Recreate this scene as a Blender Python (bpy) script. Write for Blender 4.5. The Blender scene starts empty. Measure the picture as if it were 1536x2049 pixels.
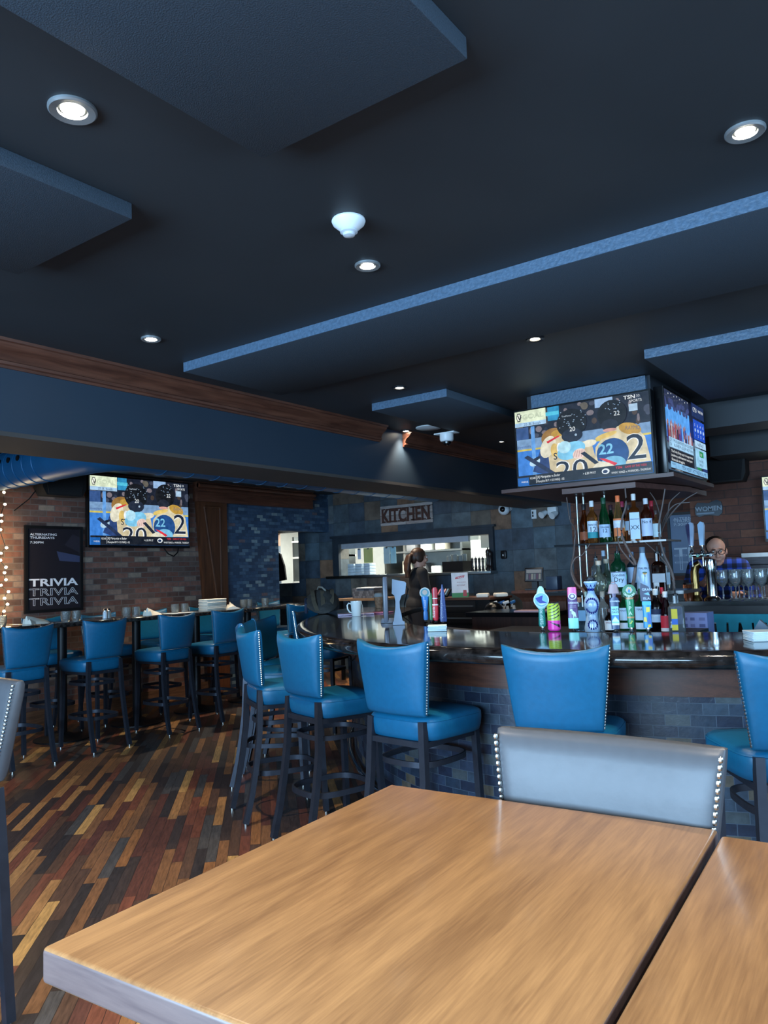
import bpy, bmesh, math, random
from mathutils import Vector, Matrix
random.seed(7)
SC = bpy.context.scene
COL = SC.collection
PI = math.pi
V = Vector

# ------------------------------------------------------------------ camera
FPX, IW, IH = 1530.0, 1536, 2049
EYE = 1.40
ROLL, PITCH, YAW = math.radians(2.12), math.radians(4.64), math.radians(36.0)
_fw = V((-math.sin(YAW)*math.cos(PITCH), math.cos(YAW)*math.cos(PITCH), math.sin(PITCH)))
_r0 = V((math.cos(YAW), math.sin(YAW), 0))
_u0 = _r0.cross(_fw)
_r = _r0*math.cos(ROLL) - _u0*math.sin(ROLL)
_u = _u0*math.cos(ROLL) + _r0*math.sin(ROLL)
cam = bpy.data.cameras.new('camera')
cam.sensor_fit = 'HORIZONTAL'; cam.sensor_width = 36.0; cam.lens = FPX/IW*36.0
cam.clip_start = 0.02; cam.clip_end = 100
camo = bpy.data.objects.new('camera', cam); COL.objects.link(camo)
camo.matrix_world = Matrix(((_r.x, _u.x, -_fw.x, 0), (_r.y, _u.y, -_fw.y, 0), (_r.z, _u.z, -_fw.z, EYE), (0, 0, 0, 1)))
SC.camera = camo
CAM = V((0, 0, EYE))
def _ray(px, py): return _fw + _r*((px-IW/2)/FPX) - _u*((py-IH/2)/FPX)
def onz(px, py, z): d = _ray(px, py); return CAM + d*((z-EYE)/d.z)     # where a sight line meets a level / a wall of the room
def onx(px, py, x): d = _ray(px, py); return CAM + d*(x/d.x)
def ony(px, py, y): d = _ray(px, py); return CAM + d*(y/d.y)

# ------------------------------------------------------------------ world, daylight, exposure
w = bpy.data.worlds.new('world'); SC.world = w; w.use_nodes = True
bg = w.node_tree.nodes['Background']; bg.inputs[0].default_value = (0.45, 0.68, 1.0, 1); bg.inputs[1].default_value = 0.35
SC.view_settings.view_transform = 'Standard'; SC.view_settings.look = 'None'
SC.view_settings.gamma = 1.0; SC.view_settings.use_curve_mapping = False
SC.view_settings.exposure = 1.3
SC.cycles.caustics_reflective = False; SC.cycles.caustics_refractive = False
SC.cycles.max_bounces = 14; SC.cycles.transparent_max_bounces = 12; SC.cycles.transmission_bounces = 14
SC.cycles.sample_clamp_indirect = 4.0
def area(name, loc, target, sx, sy, power, col):
    l = bpy.data.lights.new(name, 'AREA'); l.shape = 'RECTANGLE'; l.size = sx; l.size_y = sy; l.energy = power; l.color = col
    o = bpy.data.objects.new(name, l); COL.objects.link(o); o.location = loc
    o.rotation_euler = (V(target)-V(loc)).to_track_quat('-Z', 'Y').to_euler(); return o
DAY = (0.44, 0.71, 1.0)
area('daylight_window_back', (-1.7, -3.12, 1.55), (-1.7, 5, 1.2), 5.2, 1.5, 300, DAY)
area('daylight_window_right', (3.22, 1.2, 1.55), (-5, 1.8, 1.2), 5.0, 1.5, 100, DAY)

# ------------------------------------------------------------------ materials
def s2l(c):
    return tuple(((x/255)/12.92 if x/255 <= 0.04045 else ((x/255+0.055)/1.055)**2.4) for x in c)
MATS = {}
def _newmat(name):
    m = bpy.data.materials.new(name); m.use_nodes = True
    return m, m.node_tree, m.node_tree.nodes['Principled BSDF']
def mat(name, rgb, rough=0.5, metal=0.0, var=0.08, scale=12.0, bump=0.0, spec=None, trans=0.0, ior=1.45, coat=0.0, stretch=None):
    """sRGB colour with a procedural noise variation"""
    if name in MATS: return MATS[name]
    m, nt, b = _newmat(name); c = s2l(rgb); N = nt.nodes; L = nt.links
    tc = N.new('ShaderNodeTexCoord'); nz = N.new('ShaderNodeTexNoise'); nz.inputs['Scale'].default_value = scale; nz.inputs['Detail'].default_value = 4
    if stretch:
        mp = N.new('ShaderNodeMapping'); mp.inputs['Scale'].default_value = stretch; L.new(tc.outputs['Object'], mp.inputs[0]); L.new(mp.outputs[0], nz.inputs['Vector'])
    else: L.new(tc.outputs['Object'], nz.inputs['Vector'])
    rp = N.new('ShaderNodeValToRGB'); L.new(nz.outputs['Fac'], rp.inputs[0])
    rp.color_ramp.elements[0].position = 0.3; rp.color_ramp.elements[1].position = 0.7
    rp.color_ramp.elements[0].color = tuple(x*(1-var) for x in c)+(1,); rp.color_ramp.elements[1].color = tuple(min(1, x*(1+var)) for x in c)+(1,)
    L.new(rp.outputs[0], b.inputs['Base Color'])
    b.inputs['Roughness'].default_value = rough; b.inputs['Metallic'].default_value = metal
    b.inputs['Transmission Weight'].default_value = trans; b.inputs['IOR'].default_value = ior; b.inputs['Coat Weight'].default_value = coat
    if spec is not None: b.inputs['Specular IOR Level'].default_value = spec
    if bump:
        bp = N.new('ShaderNodeBump'); bp.inputs['Strength'].default_value = bump; bp.inputs['Distance'].default_value = 0.01
        L.new(nz.outputs['Fac'], bp.inputs['Height']); L.new(bp.outputs[0], b.inputs['Normal'])
    MATS[name] = m; return m
def emit(name, rgb, strength, mottle=0.0):
    if name in MATS: return MATS[name]
    m, nt, b = _newmat(name); c = s2l(rgb)
    b.inputs['Base Color'].default_value = (0.01, 0.01, 0.01, 1); b.inputs['Emission Color'].default_value = c+(1,); b.inputs['Emission Strength'].default_value = strength
    b.inputs['Roughness'].default_value = 0.25
    if mottle:
        N = nt.nodes; L = nt.links; tc = N.new('ShaderNodeTexCoord'); nz = N.new('ShaderNodeTexNoise'); nz.inputs['Scale'].default_value = 22; nz.inputs['Detail'].default_value = 5; L.new(tc.outputs['Object'], nz.inputs['Vector'])
        rp = N.new('ShaderNodeValToRGB'); L.new(nz.outputs['Fac'], rp.inputs[0]); rp.color_ramp.elements[0].position = .32; rp.color_ramp.elements[1].position = .68
        rp.color_ramp.elements[0].color = tuple(x*(1-mottle) for x in c)+(1,); rp.color_ramp.elements[1].color = tuple(min(1, x*(1+mottle*.6)+.01) for x in c)+(1,); L.new(rp.outputs[0], b.inputs['Emission Color'])
    MATS[name] = m; return m
def _math(nt, op, a, b=None):
    n = nt.nodes.new('ShaderNodeMath'); n.operation = op
    for i, x in enumerate((a, b)):
        if x is None: continue
        if isinstance(x, (int, float)): n.inputs[i].default_value = x
        else: nt.links.new(x, n.inputs[i])
    return n.outputs[0]
def cellmat(name, axes, cw, ch, palette, mortar, gap, rough=0.6, shift=0.5, rand_shift=False, rot=0.0, noise=0.35, nscale=9.0, bump=0.4, grain=None, spec=0.5, rough_var=0.0, seed=0.0, uv=False):
    """tiles, bricks or planks: every cell its own colour out of a palette, with joints"""
    m, nt, b = _newmat(name); N = nt.nodes; L = nt.links
    tc = N.new('ShaderNodeTexCoord'); src = tc.outputs['UV' if uv else 'Object']
    if rot:
        mp = N.new('ShaderNodeMapping'); mp.inputs['Rotation'].default_value = (0, 0, rot); L.new(src, mp.inputs[0]); src = mp.outputs[0]
    sp = N.new('ShaderNodeSeparateXYZ'); L.new(src, sp.inputs[0])
    u = sp.outputs['XYZ'.index(axes[0])]; v = sp.outputs['XYZ'.index(axes[1])]
    vv = _math(nt, 'DIVIDE', v, ch); row = _math(nt, 'FLOOR', vv)
    if rand_shift:
        wn0 = N.new('ShaderNodeTexWhiteNoise'); wn0.noise_dimensions = '1D'; L.new(row, wn0.inputs['W']); off = _math(nt, 'MULTIPLY', wn0.outputs['Value'], 17.3)
    else: off = _math(nt, 'MULTIPLY', row, shift)
    uu = _math(nt, 'ADD', _math(nt, 'DIVIDE', u, cw), off); col = _math(nt, 'FLOOR', uu)
    fu = _math(nt, 'SUBTRACT', uu, col); fv = _math(nt, 'SUBTRACT', vv, row)
    cb = N.new('ShaderNodeCombineXYZ'); L.new(col, cb.inputs[0]); L.new(row, cb.inputs[1]); cb.inputs[2].default_value = 3.7+seed
    wn = N.new('ShaderNodeTexWhiteNoise'); wn.noise_dimensions = '3D'; L.new(cb.outputs[0], wn.inputs['Vector'])
    rp = N.new('ShaderNodeValToRGB'); cr = rp.color_ramp; cr.interpolation = 'CONSTANT'
    tot = sum(p[1] for p in palette); acc = 0
    for i, (c, wt) in enumerate(palette):
        e = cr.elements[i] if i < 2 else cr.elements.new(min(0.999, acc/tot))
        e.position = acc/tot; e.color = s2l(c)+(1,); acc += wt
    L.new(wn.outputs['Value'], rp.inputs[0])
    # grain / mottle, different on every cell
    sc = N.new('ShaderNodeVectorMath'); sc.operation = 'ADD'
    wofs = N.new('ShaderNodeVectorMath'); wofs.operation = 'SCALE'; L.new(wn.outputs['Color'], wofs.inputs[0]); wofs.inputs['Scale'].default_value = 7.0
    L.new(src, sc.inputs[0]); L.new(wofs.outputs[0], sc.inputs[1])
    gm = N.new('ShaderNodeMapping'); L.new(sc.outputs[0], gm.inputs[0]); gm.inputs['Scale'].default_value = grain or (1, 1, 1)
    nz = N.new('ShaderNodeTexNoise'); nz.inputs['Scale'].default_value = nscale; nz.inputs['Detail'].default_value = 5; nz.inputs['Roughness'].default_value = 0.62; L.new(gm.outputs[0], nz.inputs['Vector'])
    k = _math(nt, 'ADD', _math(nt, 'MULTIPLY', _math(nt, 'SUBTRACT', nz.outputs['Fac'], 0.5), 2*noise*2), 1.0)
    mul = N.new('ShaderNodeVectorMath'); mul.operation = 'SCALE'; L.new(rp.outputs[0], mul.inputs[0]); L.new(k, mul.inputs['Scale'])
    du = _math(nt, 'MULTIPLY', _math(nt, 'MINIMUM', fu, _math(nt, 'SUBTRACT', 1.0, fu)), cw)
    dv = _math(nt, 'MULTIPLY', _math(nt, 'MINIMUM', fv, _math(nt, 'SUBTRACT', 1.0, fv)), ch)
    d = _math(nt, 'MINIMUM', du, dv)
    d = _math(nt, 'ADD', d, _math(nt, 'MULTIPLY', _math(nt, 'SUBTRACT', nz.outputs['Fac'], 0.5), gap*0.8))
    mask = _math(nt, 'GREATER_THAN', d, gap/2)
    mx = N.new('ShaderNodeMix'); mx.data_type = 'RGBA'; L.new(mask, mx.inputs[0]); mx.inputs[6].default_value = s2l(mortar)+(1,); L.new(mul.outputs[0], mx.inputs[7])
    L.new(mx.outputs[2], b.inputs['Base Color'])
    if rough_var:
        L.new(_math(nt, 'ADD', rough-rough_var/2, _math(nt, 'MULTIPLY', wn.outputs['Value'], rough_var)), b.inputs['Roughness'])
    else: b.inputs['Roughness'].default_value = rough
    b.inputs['Specular IOR Level'].default_value = spec
    h = _math(nt, 'ADD', _math(nt, 'MULTIPLY', mask, 0.6), _math(nt, 'ADD', _math(nt, 'MULTIPLY', nz.outputs['Fac'], 0.35), _math(nt, 'MULTIPLY', wn.outputs['Value'], 0.25)))
    bp = N.new('ShaderNodeBump'); bp.inputs['Strength'].default_value = bump; bp.inputs['Distance'].default_value = 0.006; L.new(h, bp.inputs['Height']); L.new(bp.outputs[0], b.inputs['Normal'])
    MATS[name] = m; return m
def woodmat(name, dark, light, axis='Y', rough=0.4, scale=3.0, stretch=14.0, coat=0.0, plank=None, spec=0.5, fine=0.25):
    m, nt, b = _newmat(name); N = nt.nodes; L = nt.links
    tc = N.new('ShaderNodeTexCoord'); mp = N.new('ShaderNodeMapping'); L.new(tc.outputs['Object'], mp.inputs[0])
    s = [stretch]*3; s['XYZ'.index(axis)] = 1.0; mp.inputs['Scale'].default_value = s
    n1 = N.new('ShaderNodeTexNoise'); n1.inputs['Scale'].default_value = scale; n1.inputs['Detail'].default_value = 6; n1.inputs['Roughness'].default_value = 0.6; n1.inputs['Distortion'].default_value = 0.6
    L.new(mp.outputs[0], n1.inputs['Vector'])
    mp2 = N.new('ShaderNodeMapping'); L.new(tc.outputs['Object'], mp2.inputs[0]); s2 = [stretch*9]*3; s2['XYZ'.index(axis)] = 4.0; mp2.inputs['Scale'].default_value = s2
    n2 = N.new('ShaderNodeTexNoise'); n2.inputs['Scale'].default_value = scale; n2.inputs['Detail'].default_value = 3; L.new(mp2.outputs[0], n2.inputs['Vector'])
    f = _math(nt, 'ADD', _math(nt, 'MULTIPLY', n1.outputs['Fac'], 1-fine), _math(nt, 'MULTIPLY', n2.outputs['Fac'], fine))
    if plank:
        sp = N.new('ShaderNodeSeparateXYZ'); L.new(tc.outputs['Object'], sp.inputs[0])
        wn = N.new('ShaderNodeTexWhiteNoise'); wn.noise_dimensions = '1D'; L.new(_math(nt, 'FLOOR', _math(nt, 'DIVIDE', sp.outputs['XYZ'.index(plank[0])], plank[1])), wn.inputs['W'])
        f = _math(nt, 'ADD', f, _math(nt, 'MULTIPLY', _math(nt, 'SUBTRACT', wn.outputs['Value'], 0.5), plank[2]))
    rp = N.new('ShaderNodeValToRGB'); L.new(f, rp.inputs[0]); rp.color_ramp.elements[0].position = 0.32; rp.color_ramp.elements[1].position = 0.66
    rp.color_ramp.elements[0].color = s2l(dark)+(1,); rp.color_ramp.elements[1].color = s2l(light)+(1,)
    L.new(rp.outputs[0], b.inputs['Base Color']); b.inputs['Roughness'].default_value = rough; b.inputs['Coat Weight'].default_value = coat; b.inputs['Specular IOR Level'].default_value = spec
    b.inputs['Coat Roughness'].default_value = 0.15
    MATS[name] = m; return m

# ------------------------------------------------------------------ mesh building
def rotm(rx=0, ry=0, rz=0):
    return Matrix.Rotation(rz, 3, 'Z') @ Matrix.Rotation(ry, 3, 'Y') @ Matrix.Rotation(rx, 3, 'X')
class B:
    def __init__(s): s.v = []; s.f = []
    def add(s, vs, fs):
        n = len(s.v); s.v += [tuple(v) for v in vs]; s.f += [tuple(i+n for i in f) for f in fs]; return s
    def box(s, c, d, R=None, bev=0.0, seg=2):
        bm = bmesh.new(); bmesh.ops.create_cube(bm, size=1.0)
        for v in bm.verts: v.co = V((v.co.x*d[0], v.co.y*d[1], v.co.z*d[2]))
        if bev: bmesh.ops.bevel(bm, geom=list(bm.edges), offset=bev, segments=seg, profile=0.5, affect='EDGES')
        for v in bm.verts: v.co = (R @ v.co if R else v.co) + V(c)
        bm.verts.index_update(); s.add([v.co for v in bm.verts], [[v.index for v in f.verts] for f in bm.faces]); bm.free(); return s
    def b2(s, lo, hi, bev=0.0):
        return s.box([(a+b)/2 for a, b in zip(lo, hi)], [abs(b-a) for a, b in zip(lo, hi)], None, bev)
    def loft(s, rings, closed=True, cap=True):
        n = len(rings[0]); vs = [p for r in rings for p in r]; fs = []
        for i in range(len(rings)-1):
            for j in range(n if closed else n-1):
                a = i*n+j; b_ = i*n+(j+1) % n; fs.append((a, b_, b_+n, a+n))
        if cap: fs.append(tuple(range(n-1, -1, -1))); fs.append(tuple(range((len(rings)-1)*n, len(rings)*n)))
        return s.add(vs, fs)
    def lathe(s, prof, c=(0, 0, 0), seg=20, R=None, sx=1, sy=1):
        rings = []
        for r, z in prof:
            rings.append([(R @ V((r*sx*math.cos(2*PI*k/seg), r*sy*math.sin(2*PI*k/seg), z)) if R else V((r*sx*math.cos(2*PI*k/seg), r*sy*math.sin(2*PI*k/seg), z)))+V(c) for k in range(seg)])
        return s.loft(rings)
    def cyl(s, p, q, r, seg=12, r2=None):
        p, q = V(p), V(q); d = q-p; R = d.to_track_quat('Z', 'Y').to_matrix()
        return s.lathe([(r, 0), (r if r2 is None else r2, d.length)], p, seg, R)
    def tube(s, pts, r, seg=8, sec=None, closed=False, up=(0, 0, 1)):
        """sweep a round (or given 2-D) section along points"""
        pts = [V(p) for p in pts]; n = len(pts); rings = []
        for i, p in enumerate(pts):
            a = pts[(i-1) % n] if (closed or i > 0) else p; b_ = pts[(i+1) % n] if (closed or i < n-1) else p
            t = (b_-a).normalized(); x = t.cross(V(up))
            if x.length < 1e-4: x = t.cross(V((0, 1, 0)))
            x.normalize(); y = x.cross(t)
            rr = r[i] if isinstance(r, (list, tuple)) else r
            sc = sec or [(math.cos(2*PI*k/seg), math.sin(2*PI*k/seg)) for k in range(seg)]
            rings.append([p+x*(a_*rr)+y*(b2_*rr) for a_, b2_ in sc])
        if closed: rings.append(rings[0]); return s.loft(rings, cap=False)
        return s.loft(rings)
    def prism(s, poly, h0, h1, plane='XY', off=(0, 0, 0)):
        def P(a, b_, h):
            v = {'XY': (a, b_, h), 'XZ': (a, h, b_), 'YZ': (h, a, b_)}[plane]; return V(v)+V(off)
        n = len(poly); vs = [P(a, b_, h0) for a, b_ in poly]+[P(a, b_, h1) for a, b_ in poly]
        fs = [tuple(range(n-1, -1, -1)), tuple(range(n, 2*n))]+[(i, (i+1) % n, (i+1) % n+n, i+n) for i in range(n)]
        return s.add(vs, fs)
    def ball(s, c, r, seg=10, rings=7, sc=(1, 1, 1)):
        prof = [(max(1e-4, r*math.sin(PI*i/rings)), -r*math.cos(PI*i/rings)) for i in range(rings+1)]
        n0 = len(s.v); s.lathe(prof, (0, 0, 0), seg)
        for i in range(n0, len(s.v)): a = s.v[i]; s.v[i] = (a[0]*sc[0]+c[0], a[1]*sc[1]+c[1], a[2]*sc[2]+c[2])
        return s
    def xf(s, M):
        s.v = [tuple(M @ V(v)) for v in s.v]; return s
    def mesh(s, name, smooth=40):
        me = bpy.data.meshes.new(name); me.from_pydata(s.v, [], s.f)
        bm = bmesh.new(); bm.from_mesh(me); bmesh.ops.recalc_face_normals(bm, faces=bm.faces); bm.to_mesh(me); bm.free()
        if smooth:
            for p in me.polygons: p.use_smooth = True
            me.set_sharp_from_angle(angle=math.radians(smooth))
        me.update(); return me
    def build(s, name, m, parent=None, loc=None, smooth=40):
        return obj(name, s.mesh(name, smooth), m, parent, loc)
def obj(name, me, m, parent=None, loc=None):
    o = bpy.data.objects.new(name, me); COL.objects.link(o)
    if m is not None and len(me.materials) == 0: me.materials.append(m)
    if parent: o.parent = parent
    if loc is not None: o.location = loc
    return o
def tag(o, label, cat, group=None):
    o['label'] = label; o['category'] = cat
    if group: o['group'] = group
    return o
def thing(name, label, cat, loc=(0, 0, 0), rz=0, group=None):
    o = bpy.data.objects.new(name, None); COL.objects.link(o); o.location = loc; o.rotation_euler = (0, 0, rz); o.empty_display_size = 0.05
    return tag(o, label, cat, group)
def struct(o): o['kind'] = 'structure'; return o
def dup(o, loc=None, rz=None, label=None, group=None, parent=None):
    c = o.copy(); COL.objects.link(c)
    if parent: c.parent = parent
    if loc is not None: c.location = loc
    if rz is not None: c.rotation_euler = (0, 0, rz)
    if label: c['label'] = label
    if group: c['group'] = group
    for ch in list(o.children): dup(ch, parent=c)
    return c
def text_geo(body, size, outline=0.0, bold=0.0, xs=1.0):
    """2-D letter shapes: list of (x, y) and faces, centred on the baseline's middle"""
    cu = bpy.data.curves.new('t', 'FONT'); cu.body = body; cu.size = size; cu.align_x = 'CENTER'; cu.resolution_u = 3
    if outline: cu.fill_mode = 'NONE'; cu.bevel_depth = outline; cu.bevel_resolution = 0
    elif bold: cu.offset = bold
    o = bpy.data.objects.new('t', cu); COL.objects.link(o)
    me = bpy.data.meshes.new_from_object(o.evaluated_get(bpy.context.evaluated_depsgraph_get()))
    vs = [(v.co.x*xs, v.co.y, v.co.z) for v in me.vertices]; fs = [tuple(p.vertices) for p in me.polygons]
    bpy.data.objects.remove(o); bpy.data.curves.remove(cu); bpy.data.meshes.remove(me); return vs, fs
class Pic:
    """flat printed or glowing picture in its own x-z frame (facing -y); every colour a material"""
    def __init__(s): s.v = []; s.f = []; s.m = []; s.k = []; s.lay = 0
    def poly(s, pts, key):
        s.lay += 1; n = len(s.v); s.v += [(x, -0.00012*s.lay, z) for x, z in pts]; s.f.append(tuple(range(n, n+len(pts)))); s._k(key); return s
    def _k(s, key):
        if key not in s.k: s.k.append(key)
        s.m.append(s.k.index(key))
    def rect(s, x0, z0, x1, z1, key): return s.poly([(x0, z0), (x1, z0), (x1, z1), (x0, z1)], key)
    def ell(s, cx, cz, rx, rz, key, n=20, a=0.0):
        return s.poly([(cx+rx*math.cos(t)*math.cos(a)-rz*math.sin(t)*math.sin(a), cz+rx*math.cos(t)*math.sin(a)+rz*math.sin(t)*math.cos(a)) for t in [2*PI*i/n for i in range(n)]], key)
    def text(s, body, x, z, size, key, outline=0.0, align='L', bold=0.0, xs=1.0, a=0.0, fit=0.0):
        vs, fs = text_geo(body, size, outline, bold, xs)
        if fit:
            k = fit/(max(v[0] for v in vs)-min(v[0] for v in vs)); vs = [(v[0]*k, v[1], v[2]) for v in vs]
        s.lay += 1; n = len(s.v)
        xs_ = [v[0] for v in vs] or [0]; dx = -min(xs_) if align == 'L' else (-max(xs_) if align == 'R' else 0)
        ca, sa = math.cos(a), math.sin(a)
        s.v += [(x+(v[0]+dx)*ca-v[1]*sa, -0.00012*s.lay-v[2]*0.05, z+(v[0]+dx)*sa+v[1]*ca) for v in vs]
        for f in fs: s.f.append(tuple(i+n for i in f)); s._k(key)
        return s
    def build(s, name, mats, parent=None, loc=None):
        me = bpy.data.meshes.new(name); me.from_pydata(s.v, [], s.f)
        for k in s.k: me.materials.append(mats(k))
        for p, i in zip(me.polygons, s.m): p.material_index = i
        bm = bmesh.new(); bm.from_mesh(me); bm.faces.ensure_lookup_table()
        for f in bm.faces:
            if f.normal.y > 0.5: f.normal_flip()
        bm.to_mesh(me); bm.free(); return obj(name, me, None, parent, loc)

# ================================================================== SETTING
CZ = 2.65
WX = -7.6          # left wall
FY = 9.0           # far (kitchen) wall
M_floor = cellmat('floor_planks', 'XY', 0.58, 0.055, [((60,48,43),4),((86,62,48),4),((114,66,48),4),((72,69,68),3),((122,84,54),3),((158,114,70),2.2),((182,140,84),1.1),((88,52,42),3),((48,42,42),3),((138,92,54),2)],
    (38,30,26), 0.0022, rough=0.38, rand_shift=True, rot=PI/4, noise=0.5, nscale=3.0, bump=0.3, grain=(4, 30, 4), rough_var=0.12)
M_ceil = mat('ceiling_paint', (44,49,54), 0.55, var=0.1, scale=2)
M_soffit = mat('soffit_paint', (38,52,66), 0.5, var=0.06, scale=1.5)
M_soffit_under = mat('soffit_underside_paint', (66,62,60), 0.7, var=0.08, scale=2)
M_brick = cellmat('old_brick', 'YZ', 0.18, 0.061, [((104,68,58),3),((92,62,54),3),((114,80,70),2),((88,70,64),2),((118,98,88),1.3),((128,114,102),0.8),((78,56,50),2)], (94,84,80), 0.010, rough=0.85, noise=0.3, nscale=14, bump=0.8)
M_brick_far = cellmat('thin_brick', 'XZ', 0.235, 0.077, [((112,72,58),3),((100,66,56),3),((122,82,66),2),((92,62,54),2)], (74,58,54), 0.008, rough=0.85, noise=0.22, nscale=12, bump=0.6)
M_mosaic = cellmat('slate_mosaic', 'YZ', 0.115, 0.043, [((50,76,104),7),((58,84,112),4),((84,110,130),2),((122,142,150),1.4),((98,86,94),0.6),((42,66,92),5),((70,96,122),3)], (42,62,84), 0.003, rough=0.5, noise=0.25, nscale=18, bump=0.5)
M_slate = cellmat('slate_tile', 'XZ', 0.30, 0.275, [((70,84,94),4),((84,94,100),3),((102,98,90),2),((120,94,76),1.6),((60,74,88),4),((94,86,78),2),((76,94,106),3)], (50,58,64), 0.004, rough=0.5, shift=0.0, noise=0.6, nscale=5, bump=0.7)
M_wall_dark = mat('dark_wall_paint', (34,40,48), 0.7)
M_walnut = woodmat('stained_wood', (52,28,18), (98,58,36), 'Z', 0.35, 2.2, 12)
M_walnut_y = woodmat('stained_wood_along', (58,32,24), (106,66,50), 'Y', 0.38, 2.0, 12)
M_walnut_x = woodmat('stained_wood_across', (60,36,26), (108,70,52), 'X', 0.42, 2.0, 12)
M_white = mat('white_paint', (214,218,214), 0.6, var=0.04)

def sbox(name, lo, hi, m, bev=0.0): return struct(B().b2(lo, hi, bev).build(name, m))
sbox('floor', (-10.2,-3.6,-0.2), (3.6,12.4,0), M_floor)
sbox('ceiling', (-10.2,-3.6,CZ), (3.6,12.4,CZ+0.15), M_ceil)
def wall_holes(name, plane, at, th, a0, a1, z0, z1, holes, m):
    """flat wall with rectangular openings; plane 'X' = wall in the y-z plane, 'Y' = wall in the x-z plane"""
    b = B(); us = sorted({a0, a1, *[h[0] for h in holes], *[h[1] for h in holes]}); zs = sorted({z0, z1, *[h[2] for h in holes], *[h[3] for h in holes]})
    for i in range(len(us)-1):
        for j in range(len(zs)-1):
            uc, zc = (us[i]+us[i+1])/2, (zs[j]+zs[j+1])/2
            if any(h[0] < uc < h[1] and h[2] < zc < h[3] for h in holes): continue
            if plane == 'X': b.b2((at, us[i], zs[j]), (at+th, us[i+1], zs[j+1]))
            else: b.b2((us[i], at, zs[j]), (us[i+1], at+th, zs[j+1]))
    return struct(b.build(name, m))
TILE_Y = onx(449, 1050, WX).y
DOOR_Y0 = onx(557, 1100, WX).y; DOOR_Z = onx(570, 1062, WX).z
sbox('wall_left', (WX-0.2,-3.6,0), (WX,TILE_Y,CZ), M_brick)
wall_holes('wall_left_tiled', 'X', WX-0.2, 0.2, TILE_Y, FY, 0, CZ, [(DOOR_Y0, FY, 0, DOOR_Z)], M_mosaic)
# hall beyond the doorway
sbox('wall_hall', (-10.2,DOOR_Y0-0.4,0), (-10.0,FY+0.2,CZ), M_wall_dark)
sbox('wall_hall_near', (-10.0,DOOR_Y0-0.6,0), (WX-0.2,DOOR_Y0-0.4,CZ), M_wall_dark)
# far wall: pass-through and hall hatch
PT = (ony(681,1100,FY).x, ony(982,1100,FY).x, 1.40, 1.875)
HT = (ony(553,1100,FY).x-0.1, ony(597,1100,FY).x, 1.31, ony(575,1065,FY).z)
BRX = ony(1146,1100,FY).x
sl = wall_holes('wall_far', 'Y', FY, 0.2, -10.0, BRX, 0, CZ, [PT, HT], M_slate)
WY = 7.8
WCX = ony(1383,1060,WY).x
sbox('wall_far_brick', (BRX,FY,0), (WCX+0.6,FY+0.2,CZ), M_brick_far)
sbox('wall_washroom_brick', (WCX,WY,0), (3.4,WY+0.18,CZ), M_brick_far)
sbox('wall_washroom_side', (WCX,WY+0.18,0), (WCX+0.18,FY,CZ), M_brick)
# kitchen box behind the far wall
sbox('wall_kitchen', (-10.2,11.6,0), (-3.2,11.8,CZ), M_white)
sbox('wall_kitchen_right', (-3.4,FY+0.2,0), (-3.2,11.6,CZ), M_white)
sbox('wall_kitchen_left', (-10.2,FY+0.2,0), (-10.0,11.6,CZ), M_white)
# camera side of the room: window walls
wall_holes('wall_back', 'Y', -3.4, 0.2, -7.8, 3.4, 0, CZ, [(-4.4,1.0,0.75,2.35)], M_wall_dark)
wall_holes('wall_right', 'X', 3.2, 0.2, -3.4, WY, 0, CZ, [(-1.4,3.8,0.75,2.35)], M_wall_dark)
# soffit over the aisle, with crown moulding broken by a gap
SX0, SX1, SZ = -4.29, -3.80, 2.19
sbox('wall_soffit', (SX0,-3.4,SZ+0.004), (SX1,FY,CZ), M_soffit)
sbox('trim_1', (SX0-0.002,-3.4,SZ-0.02), (SX1+0.002,FY,SZ+0.004), M_soffit_under)
prof = [(0,0),(0.012,0),(0.016,0.012),(0.03,0.016),(0.034,0.03),(0.024,0.036),(0.03,0.046),(0.036,0.06),(0.05,0.075),(0.07,0.085),(0.082,0.098),(0.088,0.112),(0.1,0.116),(0.104,0.13),(0,0.13)]
Y1, Y2 = onx(768,888,SX1+0.05).y, onx(815,895,SX1+0.05).y
for i, (a, b_) in enumerate(((-3.4, Y1), (Y2, FY))):
    struct(B().prism([(SX1+x, 2.52+z) for x, z in prof], a, b_, 'XZ').build('trim_%d' % (i+2), M_walnut_y, smooth=25))
# timber portal on the left wall: tapered pilaster and header
pa, pb = onx(388,1000,WX).y, TILE_Y
hz0, hz1 = onx(448,1008,WX).z, onx(390,965,WX).z
pil = B(); yb = onx(397,1180,WX).y
pil.add([(WX,pa,hz0+0.08),(WX,pb,hz0+0.08),(WX,pb,0),(WX,yb+0.14,0),(WX+0.05,pa,hz0+0.08),(WX+0.05,pb,hz0+0.08),(WX+0.05,pb,0),(WX+0.05,yb+0.14,0)],
        [(0,1,2,3),(4,5,6,7),(0,1,5,4),(1,2,6,5),(2,3,7,6),(3,0,4,7)])
pilo = struct(pil.build('trim_4', M_walnut, smooth=0))
q0, q1 = pa+0.12, pb-0.12
pan = [(q0, hz0-0.06),(q1, hz0-0.06),(q1, 1.2),(q0+0.18, 1.2)]
fr = B()
for i in range(4):
    a, b_ = pan[i], pan[(i+1) % 4]; fr.cyl((WX+0.052,a[0],a[1]), (WX+0.052,b_[0],b_[1]), 0.012, 8)
struct(fr.build('trim_5', M_walnut))
hy1 = onx(617,1018,WX).y
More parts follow.
